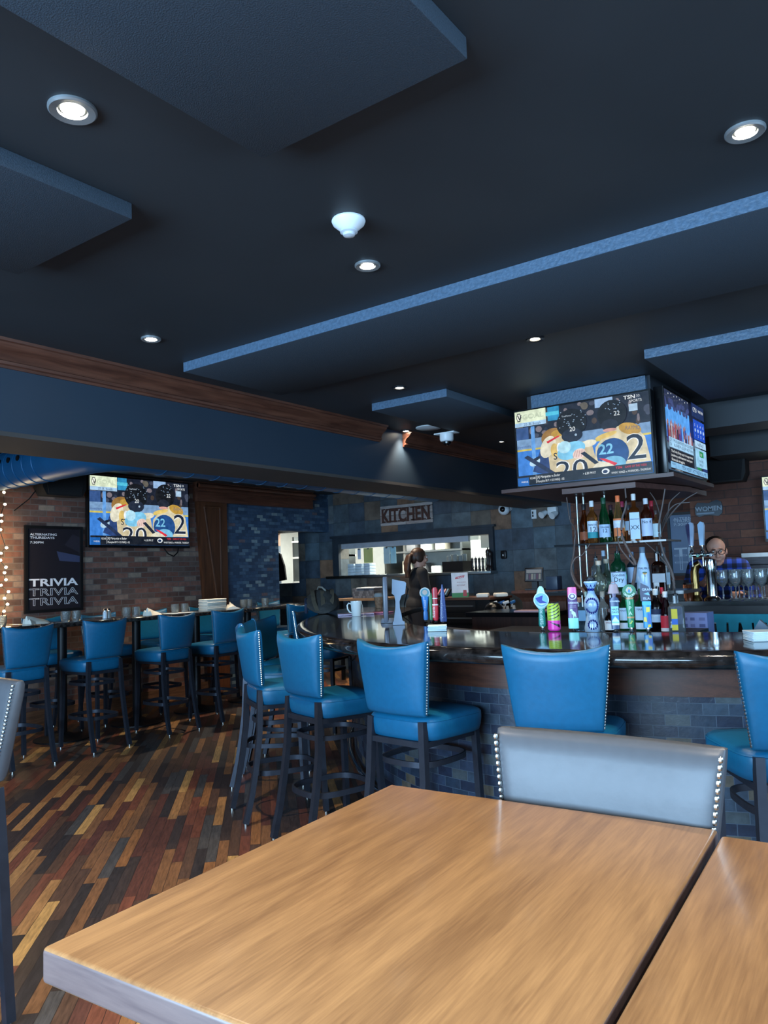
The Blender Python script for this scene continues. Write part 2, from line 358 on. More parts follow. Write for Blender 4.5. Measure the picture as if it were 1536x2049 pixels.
h = B(); h.b2((WX,pa-0.02,hz0), (WX+0.09,hy1,hz0+0.13)); h.b2((WX,pa-0.02,hz0+0.13), (WX+0.13,hy1+0.03,hz0+0.155)); h.b2((WX,pa-0.02,hz0+0.155),(WX+0.11,hy1,hz1+0.05)); h.cyl((WX+0.11,pa-0.02,hz0+0.2),(WX+0.11,hy1+0.02,hz0+0.2),0.03)
struct(h.build('trim_6', M_walnut_y, smooth=30))
sbox('baseboard_left', (WX,-3.4,0), (WX+0.025,TILE_Y,0.14), woodmat('floor_trim_wood', (70,46,34), (120,84,60), 'Y', 0.5))
# pass-through frame and sill
M_frame = mat('dark_slate_frame', (40,50,60), 0.45, var=0.25, scale=6)
M_steel = mat('brushed_steel', (150,156,158), 0.3, 1.0, var=0.1, scale=30, stretch=(1,40,40))
fx0, fx1 = ony(671,1100,FY).x, ony(988,1100,FY).x
f = B(); f.b2((fx0-0.02,FY-0.05,1.875),(fx1+0.02,FY,1.97)); f.b2((fx0-0.02,FY-0.05,1.36),(PT[0],FY,1.875)); f.b2((PT[1],FY-0.05,1.36),(fx1+0.02,FY,1.875))
f.b2((fx0-0.05,FY-0.07,1.97),(fx1+0.05,FY,2.0))
struct(f.build('trim_7', M_frame, smooth=0))
sbox('trim_8', (fx0-0.04,FY-0.2,1.355), (fx1+0.04,FY+0.3,1.395), M_steel, 0.004)
sbox('trim_9', (PT[0],FY+0.02,1.80), (PT[1]-0.35,FY+0.08,1.875), mat('pass_light_bar', (176,184,196), 0.4, 0.3))
# ceiling beams at the right rear
BX0 = -1.6
sbox('trim_10', (BX0,6.35,2.45), (3.2,6.75,CZ), M_ceil); sbox('trim_11', (BX0,7.15,2.33), (3.2,WY,CZ), M_ceil)

# ================================================================== CEILING FITTINGS
M_panel = mat('acoustic_cloth', (52,64,76), 0.75, var=0.25, scale=260, bump=0.25)
M_panel_trim = mat('panel_edge_tape', (74,96,118), 0.4, var=0.2, scale=60, bump=0.3)
def panel(x0, x1, y0, y1, label, edge=None, th=0.055):
    t = thing('acoustic_panel', label, 'ceiling panel', ((x0+x1)/2, (y0+y1)/2, CZ-th), 0, None)
    hx, hy = (x1-x0)/2, (y1-y0)/2
    B().b2((-hx,-hy+0.003,0), (hx,hy,th), 0.003).build('face_board', M_panel, t)
    B().b2((-hx,-hy,0.001), (hx,-hy+0.003,th)).build('edge_strip', M_panel_trim, t)
    return t
panel(-1.48,-0.81,0.2,1.515, 'large dark blue acoustic panel overhead, nearest one, at the top of the photo')
panel(-2.78,-2.07,0.2,1.5, 'dark blue acoustic panel at the left edge beside the nearest left downlight')
panel(-3.43,1.4,2.82,3.62, 'long dark blue acoustic panel with pale front edge spanning the ceiling above the bar stools')
panel(-3.3,-2.66,4.44,5.6, 'small dark blue acoustic panel left of the hanging bar television')
panel(-1.32,0.4,4.46,5.95, 'dark blue acoustic panel on the right above the angled news television')
M_chrome = mat('polished_chrome', (200,204,208), 0.12, 1.0, var=0.04)
M_lampw = emit('lamp_glow', (255,244,220), 30.0)
M_ringg = mat('light_trim_ring', (150,156,160), 0.35, 0.6)
M_ringb = mat('black_trim_ring', (26,28,32), 0.4)
def downlight(x, y, r, label, ring, power, first=[None]):
    t = thing('downlight', label, 'ceiling light', (x, y, CZ), 0, None)
    B().lathe([(r,0),(r,-0.006),(r*0.93,-0.01),(r*0.62,-0.007),(r*0.56,0.012),(r*0.5,0.012)], seg=32).build('trim_ring', ring, t)
    B().lathe([(1e-4,-0.001),(r*0.48,-0.001),(r*0.48,-0.003),(1e-4,-0.003)], seg=24).build('lamp', M_lampw, t)
    l = bpy.data.lights.new('downlight_beam', 'SPOT'); l.energy = power; l.color = (1.0, 0.84, 0.64); l.spot_size = math.radians(95); l.spot_blend = 0.7; l.shadow_soft_size = 0.04
    o = bpy.data.objects.new('downlight_beam', l); COL.objects.link(o); o.parent = t; o.location = (0, 0, -0.03)
    return t
DL = [(145,218,0.062,'nearest round downlight on the upper left with a wide pale ring',M_ringg,40),(1490,262,0.056,'round downlight at the upper right edge above the long panel',M_ringg,36),
      (735,530,0.052,'round downlight beside the white smoke detector',M_ringg,36),(302,677,0.05,'round downlight close to the brown crown moulding on the left',M_ringg,46),
      (1070,677,0.05,'black ringed downlight above the hanging bar television',M_ringb,34),(799,775,0.05,'black ringed downlight beyond the left end of the long panel',M_ringb,34),
      (812,862,0.05,'small downlight in the gap of the crown moulding',M_ringb,16),(1003,883,0.04,'tiny far downlight left of the hanging television',M_ringb,20)]
for px, py, r, lab, ring, pw in DL:
    p = onz(px, py, CZ); downlight(p.x, p.y, r, lab, ring, pw)
for k, (x, y) in enumerate(((-6.2,1.6),(-6.2,3.6),(-6.4,5.6),(-6.3,7.6))):
    downlight(x, y, 0.05, 'downlight over the left high tables behind the soffit', M_ringb, 55)['group'] = 'downlights over the left tables'
for k, (x, y) in enumerate(((-0.37,1.09),(-1.76,-0.3),(-0.37,-0.3),(1.0,2.4),(1.0,1.09))):
    downlight(x, y, 0.06, 'downlight in the ceiling rows above the wooden tables', M_ringg, 32)['group'] = 'downlights above the wooden tables'
for k, (x, y) in enumerate(((-6.0,8.2),(0.9,5.4),(-0.6,7.0),(-4.6,7.6))):  # extra unseen lamps, added to raise the ambient light at the back
    downlight(x, y, 0.05, 'added unseen downlight brightening the rear of the bar', M_ringb, 45)['group'] = 'added downlights brightening the rear of the bar'
M_plast = mat('white_plastic', (222,228,232), 0.35, var=0.03)
p = onz(697,440,CZ)
sd = thing('smoke_detector', 'white conical smoke detector on the dark ceiling', 'smoke detector', (p.x,p.y,CZ))
B().lathe([(0.058,0),(0.06,-0.006),(0.056,-0.016),(0.034,-0.036),(0.03,-0.038)], seg=32).build('base', M_plast, sd)
B().lathe([(0.03,-0.036),(0.031,-0.046),(0.022,-0.05),(0.02,-0.058),(0.008,-0.062),(1e-4,-0.062)], seg=28).build('sensor_head', mat('pale_plastic', (196,204,212), 0.4), sd)
p = onz(858,855,CZ)
cs = thing('ceiling_speaker', 'flat white round speaker on the ceiling beside the dome camera', 'speaker', (p.x,p.y,CZ))
B().lathe([(0.115,0),(0.115,-0.006),(0.1,-0.012),(1e-4,-0.016)], seg=32).build('grille', M_plast, cs)
p = onz(893,866,CZ-0.055)
dc = thing('dome_camera', 'white dome security camera under the small ceiling panel', 'camera', (p.x,p.y,CZ-0.055))
B().box((0,0,-0.006),(0.2,0.1,0.012),None,0.004).build('mount_plate', M_plast, dc)
B().lathe([(0.06,-0.012),(0.06,-0.06),(0.052,-0.075),(0.04,-0.078)], seg=24).build('housing', M_plast, dc)
B().lathe([(0.036,-0.076),(0.034,-0.095),(0.02,-0.108),(1e-4,-0.112)], seg=20).build('lens_dome', mat('dark_dome', (12,14,18), 0.08), dc)

# ================================================================== STOOLS
M_leather = mat('teal_leather', (12,92,130), 0.42, var=0.06, scale=40, bump=0.06)
M_gray = mat('gray_leather', (76,80,86), 0.42, var=0.05, scale=40, bump=0.05)
M_leg = mat('dark_metal_leg', (52,56,66), 0.42, 0.55, var=0.12, scale=20)
M_nail = mat('steel_nailhead', (214,214,208), 0.22, 1.0, var=0.03)
def make_stool(name, label, leather, group, ny=0.002, dip=0.028, wing=0.05, splay=1.0, rise=0.302):
    t = thing(name, label, 'bar stool', (0,0,0), 0, group)
    # seat cushion: rounded square, crowned top
    def ring(hw, hd, z, n=5, p=5.0, taper=0.06, cy=0.0):
        pts = []
        for k in range(32):
            a = 2*PI*k/32; c, s_ = math.cos(a), math.sin(a)
            x = math.copysign(abs(c)**(2/p), c)*hw; y = math.copysign(abs(s_)**(2/p), s_)*hd
            pts.append((x*(1+taper*y/hd), y+cy, z))
        return pts
    b = B(); b.loft([ring(0.19,0.19,0.662), ring(0.2,0.2,0.668), ring(0.207,0.206,0.69), ring(0.21,0.209,0.72), ring(0.21,0.209,0.742), ring(0.204,0.203,0.757), ring(0.19,0.19,0.766), ring(0.13,0.13,0.776), ring(0.05,0.05,0.78)])
    b.build('seat', leather, t, smooth=50)
    b = B(); b.tube(ring(0.207,0.206,0.748), 0.004, 5, closed=True); b.build('seat_piping', leather, t)
    # curved backrest
    S = [-1,-0.985,-0.95,-0.85,-0.6,-0.3,0,0.3,0.6,0.85,0.95,0.985,1]
    def back_pt(s, tt, side):
        hw = 0.168+0.042*tt
        y = -0.205-0.055*tt+wing*s*s*(0.35+0.65*tt)
        return V((hw*s, y, 0.772+rise*tt+dip*s*s*tt*tt))
    b = B(); rings = []
    T = [0,0.04,0.12,0.3,0.5,0.7,0.88,0.96,1.0]
    for s in S:
        e = max(0.0, 1-abs(s)); th = 0.03*min(1.0, 0.55+0.45*min(1, e/0.12)**0.5)
        pr = []
        for tt in T: pr.append(back_pt(s, tt, 1)+V((0, th*(0.5 if tt in (0,1.0) else 0.85 if tt in (0.04,0.96) else 1.0), 0)))
        for tt in reversed(T): pr.append(back_pt(s, tt, 1)-V((0, th*(0.5 if tt in (0,1.0) else 0.85 if tt in (0.04,0.96) else 1.0), 0)))
        rings.append(pr)
    b.loft(rings); b.build('backrest', leather, t, smooth=60)
    # nailheads up both sides
    for sd in (-1, 1):
        nb = B()
        for k in range(25):
            tt = 0.04+0.92*k/24; p = back_pt(sd, tt, 1)
            nb.ball((p.x+sd*(0.0005-abs(ny-0.002)*0.15), p.y+ny, p.z), 0.0062, 6, 4, (0.7,1,1))
        nb.build('nailhead_trim', M_nail, t)
    sq = [(-1,-1),(1,-1),(1,1),(-1,1)]
    for sx in (-1, 1):
        lg = B(); lg.tube([(sx*0.165,0.165,0.67),(sx*0.17,0.17,0.4),(sx*0.18,0.182,0.012)], 0.0145, sec=sq, up=(0,1,0)); lo = lg.build('leg', M_leg, t, smooth=20)
        g = B().cyl((sx*0.18,0.182,0),(sx*0.18,0.182,0.012),0.011,10); g.build('foot_glide', M_nail, lo)
        lg = B(); lg.tube([(sx*0.153,-0.195,0.75),(sx*0.157,-0.2,0.66),(sx*0.163,-0.207,0.5),(sx*0.167,-0.21-0.02*splay,0.33),(sx*0.17,-0.212-0.05*splay,0.16),(sx*0.172,-0.215-0.085*splay,0.012)], 0.0155, sec=sq, up=(0,1,0)); lo = lg.build('leg', M_leg, t, smooth=20)
        g = B().cyl((sx*0.172,-0.215-0.085*splay,0),(sx*0.172,-0.215-0.085*splay,0.012),0.011,10); g.build('foot_glide', M_nail, lo)
    fl = [(-0.4,-1),(0.4,-1),(0.4,1),(-0.4,1)]
    def oval(hx, y0, y1, z, n=36, p=3.2):
        pts = []
        for k in range(n):
            a = 2*PI*k/n; c, s_ = math.cos(a), math.sin(a)
            pts.append((math.copysign(abs(c)**(2/p), c)*hx, (y0+y1)/2+math.copysign(abs(s_)**(2/p), s_)*(y1-y0)/2, z))
        return pts
    B().tube(oval(0.158,-0.19,0.165,0.555), 0.0125, sec=fl, closed=True).build('upper_rail', M_leg, t, smooth=30)
    B().tube(oval(0.165,-0.228,0.172,0.27), 0.0145, sec=fl, closed=True).build('footrest_rail', M_leg, t, smooth=30)
    ap = B()
    for sx in (-1, 1): ap.box((sx*0.16,-0.02,0.65),(0.02,0.36,0.025))
    ap.box((0,0.16,0.65),(0.32,0.02,0.025)); ap.box((0,-0.2,0.65),(0.32,0.02,0.025)); ap.build('seat_frame', M_leg, t)
    return t
GB = 'teal stools around the bar'; GN = 'teal stools on the near side of the left high tables'; GF = 'teal stools along the brick wall'
blue0 = make_stool('bar_stool', 'x', M_leather, GB)
gray0 = make_stool('gray_stool', 'x', M_gray, 'gray leather stools at the wooden tables', 0.024, 0.0, 0.016, 0.15, 0.318)
_pl = {}
def place(kind, *a):
    if kind not in _pl: _pl[kind] = True; return _move(kind, *a)
    return _copy(kind, *a)
def _loc(xb, yb, face):
    rz = face-PI/2; return (xb-0.255*math.sin(rz), yb+0.255*math.cos(rz), 0), rz
def _move(kind, xb, yb, face, label, group):
    o = blue0 if kind == 'b' else gray0; l, rz = _loc(xb, yb, face); o.location = l; o.rotation_euler = (0,0,rz); o['label'] = label; o['group'] = group; return o
def _copy(kind, xb, yb, face, label, group):
    o = blue0 if kind == 'b' else gray0; l, rz = _loc(xb, yb, face); return dup(o, l, rz, label, group)
D = math.radians
place('b', -1.245, 2.78, D(103), 'teal bar stool at the bar directly behind the gray stool back', GB)
place('b', -0.385, 2.84, D(122), 'teal bar stool at the right edge of the photo, right of the gray stool', GB)
place('b', -2.05, 2.79, D(83), 'teal bar stool at the bar just past the far corner of the wooden table', GB)
place('b', -2.84, 3.03, D(73), 'teal bar stool second from the left at the bar front, legs behind the table', GB)
place('b', -3.45, 3.25, D(60), 'teal bar stool at the left end of the bar front, standing free in the aisle', GB)
place('b', -4.37, 4.29, D(22), 'teal bar stool seen side-on behind the leftmost front one, before the bar corner', GB)
place('b', -4.05, 3.80, D(35), 'teal bar stool mostly hidden behind the leftmost bar stool, only its back corner showing', GB)
place('b', -4.92, 5.38, D(10), 'teal bar stool beside the black backpack on the far left of the bar', GB)
place('b', -6.02, 6.62, D(180), 'dark teal stool seen from behind left of the backpack at the farthest high table', GN)
for y, lab in ((3.27,'teal stool at the left edge of the photo, nearest of the high-table stools'),(3.96,'teal stool in front of the high table with the salt and pepper shakers'),
               (4.73,'teal stool in front of the third high table, third from the left edge'),(5.37,'teal stool in front of the white napkin stack')):
    place('b', -5.86, y, D(180), lab, GN)
for y, lab in ((4.16,'teal stool against the brick wall under the framed trivia poster'),(4.78,'teal stool against the brick wall behind the shakers'),(5.45,'teal stool against the brick wall behind the napkin and two glasses'),
               (6.2,'teal stool against the brick wall beside the wooden pilaster'),(7.3,'teal stool before the blue mosaic wall at the farthest high table')):
    place('b', -7.3, y, D(0), lab, GF)
place('g', -0.525, 1.385, D(270), 'gray leather stool back with nailheads across the wooden table, facing the camera', 'gray leather stools at the wooden tables')
place('g', -2.71, 1.37, D(270), 'gray leather stool cut off by the left edge of the photo', 'gray leather stools at the wooden tables')

# ================================================================== FOREGROUND TABLES
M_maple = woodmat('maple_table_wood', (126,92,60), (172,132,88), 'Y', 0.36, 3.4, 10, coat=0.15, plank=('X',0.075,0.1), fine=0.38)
M_maple_edge = woodmat('maple_edge_daylight_tint', (84,70,72), (122,104,100), 'X', 0.35, 4, 6)  # gray-purple side colour has the reflected bluish daylight painted in
M_black = mat('black_metal', (24,25,28), 0.4, 0.4)
TZ = 0.975
def wood_table(x0, x1, y0, y1, label):
    t = thing('wooden_table', label, 'table', ((x0+x1)/2,(y0+y1)/2,0))
    hx, hy = (x1-x0)/2, (y1-y0)/2
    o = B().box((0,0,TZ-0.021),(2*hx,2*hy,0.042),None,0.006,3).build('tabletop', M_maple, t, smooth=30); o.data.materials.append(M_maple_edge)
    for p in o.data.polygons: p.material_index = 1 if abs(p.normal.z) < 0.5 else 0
    t.rotation_euler = (0,0,math.radians(3.2))
    B().cyl((0,0,0.02),(0,0,TZ-0.06),0.038,20).build('column', M_black, t)
    B().box((0,0,TZ-0.051),(0.35,0.35,0.016)).build('support_plate', M_black, t)
    B().lathe([(0.25,0),(0.25,0.01),(0.1,0.025),(0.05,0.05),(1e-4,0.05)],seg=32).build('base', M_black, t)
    return t
wood_table(-0.92,-0.302,0.53,1.303,'wooden table with a light maple top filling the foreground')
wood_table(-0.293,0.33,0.54,1.313,'second wooden table at the lower right corner, joined to the first by a dark seam')

# ================================================================== LEFT HIGH TABLES
M_granite = mat('dark_granite', (44,42,42), 0.12, var=0.7, scale=34, coat=0.5)
TH = 1.07
def high_table(y, label):
    t = thing('high_table', label, 'table', (-6.72,y,0), 0, 'granite high tables on the left')
    B().box((0,0,TH-0.02),(0.66,0.74,0.04),None,0.012,3).build('tabletop', M_granite, t)
    B().cyl((0.05,0,0.02),(0.05,0,TH-0.04),0.042,18).build('column', M_black, t)
    B().lathe([(0.25,0),(0.25,0.012),(0.12,0.03),(0.055,0.06),(1e-4,0.06)],(0.05,0,0),28).build('base', M_black, t)
    return t
HT0 = high_table(3.24,'granite high table at the left edge of the photo')
for y, lab in ((4.02,'granite high table with the folded napkin before the trivia poster'),(4.83,'granite high table with two glasses and a napkin before the brick wall'),(5.6,'granite high table with a flat menu sheet beside the napkin stack'),
               (6.37,'granite high table carrying the napkin stack before the wooden pilaster'),(7.15,'farthest granite high table before the blue mosaic wall')):
    dup(HT0, (-6.72,y,0), 0, lab)

# ================================================================== THE BAR
def smooth_poly(pts, n=6):
    """Catmull-Rom through open points"""
    out = []; P = [V(p+(0,)) for p in pts]; P = [2*P[0]-P[1]]+P+[2*P[-1]-P[-2]]
    for i in range(1, len(P)-2):
        for k in range(n):
            s = k/n; a, b_, c, d = P[i-1:i+3]
            q = 0.5*((2*b_)+(c-a)*s+(2*a-5*b_+4*c-d)*s*s+(3*b_-a-3*c+d)*s**3); out.append((q.x, q.y))
    out.append((P[-2].x, P[-2].y)); return out
OUT = [(1.0,4.3),(0.45,3.66),(-0.1,3.27),(-0.67,3.04),(-1.1,2.94),(-1.55,2.9),(-1.95,2.91),(-2.4,3.02),(-2.85,3.26),(-3.3,3.62),(-3.7,4.02),(-4.05,4.45),(-4.42,5.0),(-4.75,5.6),(-4.98,6.2)]
INN = [(0.42,4.75),(0.0,4.3),(-0.4,4.05),(-0.81,3.90),(-1.1,3.82),(-1.45,3.75),(-1.78,3.73),(-2.15,3.77),(-2.5,3.92),(-2.85,4.17),(-3.15,4.48),(-3.4,4.8),(-3.65,5.2),(-3.9,5.7),(-4.1,6.2)]
oc = smooth_poly(OUT); ic = smooth_poly(INN)
M_bartop = mat('bar_granite', (30,28,28), 0.09, var=0.8, scale=26, coat=0.2)
def normals2(c):
    ns = []
    for i in range(len(c)):
        a = V(c[max(0,i-1)]); b_ = V(c[min(len(c)-1,i+1)]); t = (b_-a).normalized(); ns.append(V((-t.y, t.x)) if False else V((t.y,-t.x)))
    return ns
on = normals2(oc)
# outward = away from the bar's middle
mid = V((-1.7,5.4)); on = [n if n.dot(V(c)-mid) > 0 else -n for n, c in zip(on, oc)]
edge = [(-0.04,0.0),(-0.012,-0.001),(0.004,-0.008),(0.014,-0.02),(0.018,-0.036),(0.014,-0.052),(0.003,-0.064),(-0.014,-0.07),(-0.06,-0.07)]
rings = []
for (x, y), n, q in zip(oc, on, ic):
    r_ = [(x+n.x*a, y+n.y*a, 1.07+h) for a, h in edge]
    r_ += [(q[0],q[1],1.03),(q[0],q[1],1.068)]
    rings.append(r_)
tb = B(); tb.loft(rings)
bt = tb.build('bar_countertop', M_bartop, smooth=50); tag(bt, 'long curved dark granite bar top with a rounded edge', 'bar counter')
M_bartile = cellmat('bar_slate_tile', 'XY', 0.1, 0.048, [((36,50,66),4),((48,62,76),3),((28,38,56),4),((66,74,78),1.5),((84,78,68),1.0),((42,56,76),3)], (74,88,102), 0.0028, rough=0.42, noise=0.4, nscale=22, bump=0.9, uv=True)
def offset(c, ns, d): return [(p[0]+n.x*d, p[1]+n.y*d) for p, n in zip(c, ns)]
bc = offset(oc, on, -0.375)
def curved_wall(name, curve, z0, z1, m, parent, th=0.04):
    vs = []; fs = []; uv = []; L = 0; Ls = [0]
    for i in range(1, len(curve)): L += (V(curve[i])-V(curve[i-1])).length; Ls.append(L)
    n = len(curve)
    for (x, y), nn in zip(curve, on): vs += [(x,y,z0),(x,y,z1),(x-nn.x*th,y-nn.y*th,z0),(x-nn.x*th,y-nn.y*th,z1)]
    for i in range(n-1):
        a = 4*i; b_ = a+4; fs += [(a,b_,b_+1,a+1),(a+2,a+3,b_+3,b_+2),(a+1,b_+1,b_+3,a+3),(a,a+2,b_+2,b_)]
    fs += [(0,1,3,2),(4*n-4,4*n-2,4*n-1,4*n-3)]
    me = bpy.data.meshes.new(name); me.from_pydata(vs, [], fs)
    lay = me.uv_layers.new(name='UVMap')
    for lp in me.loops: lay.data[lp.index].uv = (Ls[lp.vertex_index//4], vs[lp.vertex_index][2])
    bm = bmesh.new(); bm.from_mesh(me); bmesh.ops.recalc_face_normals(bm, faces=bm.faces); bm.to_mesh(me); bm.free()
    for p in me.polygons: p.use_smooth = True
    me.set_sharp_from_angle(angle=math.radians(30))
    return obj(name, me, m, parent)
bb = thing('tiled_bar', 'curved bar front of slate tiles under a brown wooden band', 'bar front', (0,0,0))
curved_wall('tiled_front', bc, 0.0, 0.85, M_bartile, bb)
curved_wall('wood_band', offset(bc, on, 0.02), 0.845, 1.0, woodmat('bar_band_wood', (50,27,19), (92,53,37), 'X', 0.42, 2.0, 12), bb, 0.06)
curved_wall('kick_board', offset(bc, on, 0.015), 0.0, 0.13, mat('kick_board_wood', (74,44,34), 0.5), bb, 0.015)
fr_ = B(); fr_.tube([(p[0],p[1],0.17) for p in offset(bc, on, 0.038)], 0.016, 10); frt = fr_.build('foot_rail', M_chrome, None); tag(frt, 'metal foot rail running low along the curved bar front', 'foot rail')

# ================================================================== SCREENS, POSTERS, SIGNS
GLOW = 2**(-SC.view_settings.exposure)
def scr(k): return emit('screen_%02x%02x%02x' % k, k, 1.05*GLOW, .22)
WHT=(236,244,250); NAVY=(20,32,54); ICE=(58,128,214); CRM=(226,222,200); GOLD=(190,150,62); GLV=(126,200,236); BLK=(10,14,22); RED=(216,44,60)
def hockey(W):
    p = Pic(); s = lambda x: x*W
    R = lambda a,b_,c,d,k: p.rect(s(a),s(b_),s(c),s(d),k)
    E_ = lambda a,b_,c,d,k,ang=0.0,n=22: p.ell(s(a),s(b_),s(c),s(d),k,n,ang)
    PL = lambda pts,k: p.poly([(s(x),s(z)) for x, z in pts],k)
    T = lambda t,x,z,h,k,**kw: p.text(t,s(x),s(z),s(h),k,**kw)
    R(0,0,1,0.5625,ICE); R(0,0.33,1,0.5625,(22,30,48)); R(0,0.27,1,0.35,(120,156,196)); R(0,0.262,1,0.276,(206,190,90))
    rnd = random.Random(3)
    for i in range(46):
        x, z = rnd.uniform(0,1), rnd.uniform(0.36,0.55); E_(x,z,rnd.uniform(.01,.03),rnd.uniform(.012,.03),rnd.choice([(40,52,74),(64,72,92),(96,92,84),(30,38,58),(120,112,120),(70,58,52)]),n=9)
    R(0.0,0.35,0.1,0.44,(50,84,140)); R(0.12,0.075,0.15,0.44,(100,160,226))
    T('investors',0.005,0.285,0.03,(60,88,150))
    R(0.26,0.46,0.35,0.5625,(44,140,190)); R(0.62,0.50,0.75,0.5625,(150,184,224)); R(0.86,0.44,0.92,0.49,(170,200,226))
    # left player
    E_(0.30,0.33,0.10,0.075,(150,112,56)); E_(0.35,0.36,0.07,0.03,GOLD)
    PL([(0.24,0.075),(0.22,0.24),(0.27,0.31),(0.36,0.34),(0.48,0.28),(0.58,0.26),(0.62,0.075)],(206,192,156))
    PL([(0.12,0.1),(0.2,0.075),(0.26,0.075),(0.25,0.2),(0.2,0.28)],(40,66,120)); E_(0.25,0.27,0.055,0.085,CRM,-0.5); PL([(0.24,0.31),(0.34,0.345),(0.34,0.335),(0.25,0.295)],RED)
    E_(0.14,0.17,0.045,0.028,(180,214,236),0.4); E_(0.15,0.19,0.04,0.012,NAVY,0.4); E_(0.3,0.24,0.03,0.05,(220,190,110)); E_(0.34,0.25,0.022,0.04,WHT)
    T('STEP',0.29,0.17,0.07,NAVY,bold=0.0006)
    for d in (0.005,0): T('20',0.305,0.02,0.19,WHT if d else NAVY,bold=d*W,fit=s(.24))
    E_(0.44,0.42,0.115,0.105,BLK); E_(0.44,0.33,0.08,0.05,(28,38,58))
    for i in range(26): E_(0.44+rnd.uniform(-.09,.12),0.45+rnd.uniform(-.06,.06),0.005,0.003,(150,176,204),n=6)
    T('20',0.425,0.36,0.045,WHT); E_(0.47,0.33,0.009,0.009,(170,196,220)); T('TrueMotion',0.37,0.47,0.018,(190,206,222),fit=s(.075))
    # right player
    PL([(0.6,0.075),(0.61,0.22),(0.68,0.3),(0.8,0.36),(0.9,0.33),(0.96,0.25),(0.99,0.08)],(214,204,170)); E_(0.86,0.32,0.08,0.04,GOLD,-0.3); E_(0.69,0.295,0.08,0.018,(226,196,110),0.2); E_(0.56,0.255,0.06,0.025,CRM,0.1)
    E_(0.73,0.16,0.115,0.11,(26,74,136)); T('22',0.632,0.165,0.1,GLV,bold=0.002,fit=s(.105)); E_(0.73,0.09,0.09,0.055,(120,190,226)); PL([(0.63,0.14),(0.68,0.13),(0.76,0.09),(0.74,0.075),(0.66,0.12)],RED); PL([(0.58,0.076),(0.63,0.12),(0.7,0.1),(0.74,0.0755)],CRM)
    for d in (0.005,0): T('2',0.83,0.105,0.25,WHT if d else NAVY,bold=d*W,fit=s(.13))
    T('RAYMO',0.83,0.315,0.04,(96,100,120),fit=s(.1),a=-0.1)
    E_(0.74,0.44,0.105,0.1,BLK); E_(0.72,0.365,0.06,0.04,(30,36,52)); T('22',0.755,0.425,0.045,WHT); E_(0.72,0.33,0.05,0.012,(214,160,150))
    for i in range(16): E_(0.74+rnd.uniform(-.08,.08),0.48+rnd.uniform(-.05,.05),0.005,0.003,(140,168,200),n=6)
    # glove, hand, stick
    E_(0.43,0.22,0.11,0.06,GLV,0.25); E_(0.38,0.25,0.05,0.045,(176,222,240)); E_(0.49,0.19,0.05,0.036,(232,206,196),0.2)
    for i in range(4): PL([(0.46+i*0.016,0.215),(0.468+i*0.016,0.217),(0.448+i*0.02,0.165),(0.44+i*0.02,0.165)],(204,170,164))
    PL([(0.06,0.21),(0.09,0.225),(0.3,0.075),(0.25,0.075)],(30,46,80)); PL([(0.5,0.19),(0.53,0.2),(0.63,0.11),(0.6,0.1)],NAVY)
    # score box, channel mark, ticker
    R(0,0.475,0.25,0.5625,(224,236,206)); E_(0.033,0.518,0.022,0.036,BLK,n=6); E_(0.033,0.518,0.017,0.029,(236,240,226),n=6); T('V',0.021,0.496,0.055,BLK,bold=0.0008); T('GOAL',0.062,0.5,0.05,(120,140,120),outline=0.0007,fit=s(.17))
    R(0,0.445,0.25,0.475,(168,204,236)); T('20  R. Smith',0.07,0.45,0.028,(40,60,100)); R(0.25,0.497,0.352,0.525,(80,190,220))
    T('TSN',0.83,0.525,0.036,WHT,fit=s(.08),bold=0.0006); T('SPORTS',0.87,0.498,0.026,WHT,fit=s(.085)); T('33',0.92,0.53,0.025,WHT)
    R(0,0,1,0.075,(12,20,34)); R(0,0,0.09,0.06,(22,96,176)); T('FANDUEL',0.03,0.022,0.018,WHT,fit=s(.055)); T('NCAAB',0.1,0.043,0.024,WHT,fit=s(.043)); R(0.148,0.01,0.15,0.07,WHT)
    T('[4] Marquette vs Butler',0.158,0.045,0.027,WHT,fit=s(.18)); T('Moneyline BUT: +155 MARQ: -182',0.158,0.015,0.023,WHT,fit=s(.21))
    T('> 6:30 PM ET',0.51,0.034,0.024,WHT,fit=s(.095)); E_(0.675,0.042,0.028,0.02,WHT); E_(0.672,0.04,0.018,0.011,(30,50,90)); T('TSN',0.747,0.05,0.022,RED,bold=0.0005,fit=s(.045)); T('GAME OF THE WEEK',0.813,0.05,0.021,RED,fit=s(.15)); T('WHEAT KINGS vs WARRIORS - THURSDAY',0.715,0.018,0.021,WHT,fit=s(.275))
    return p
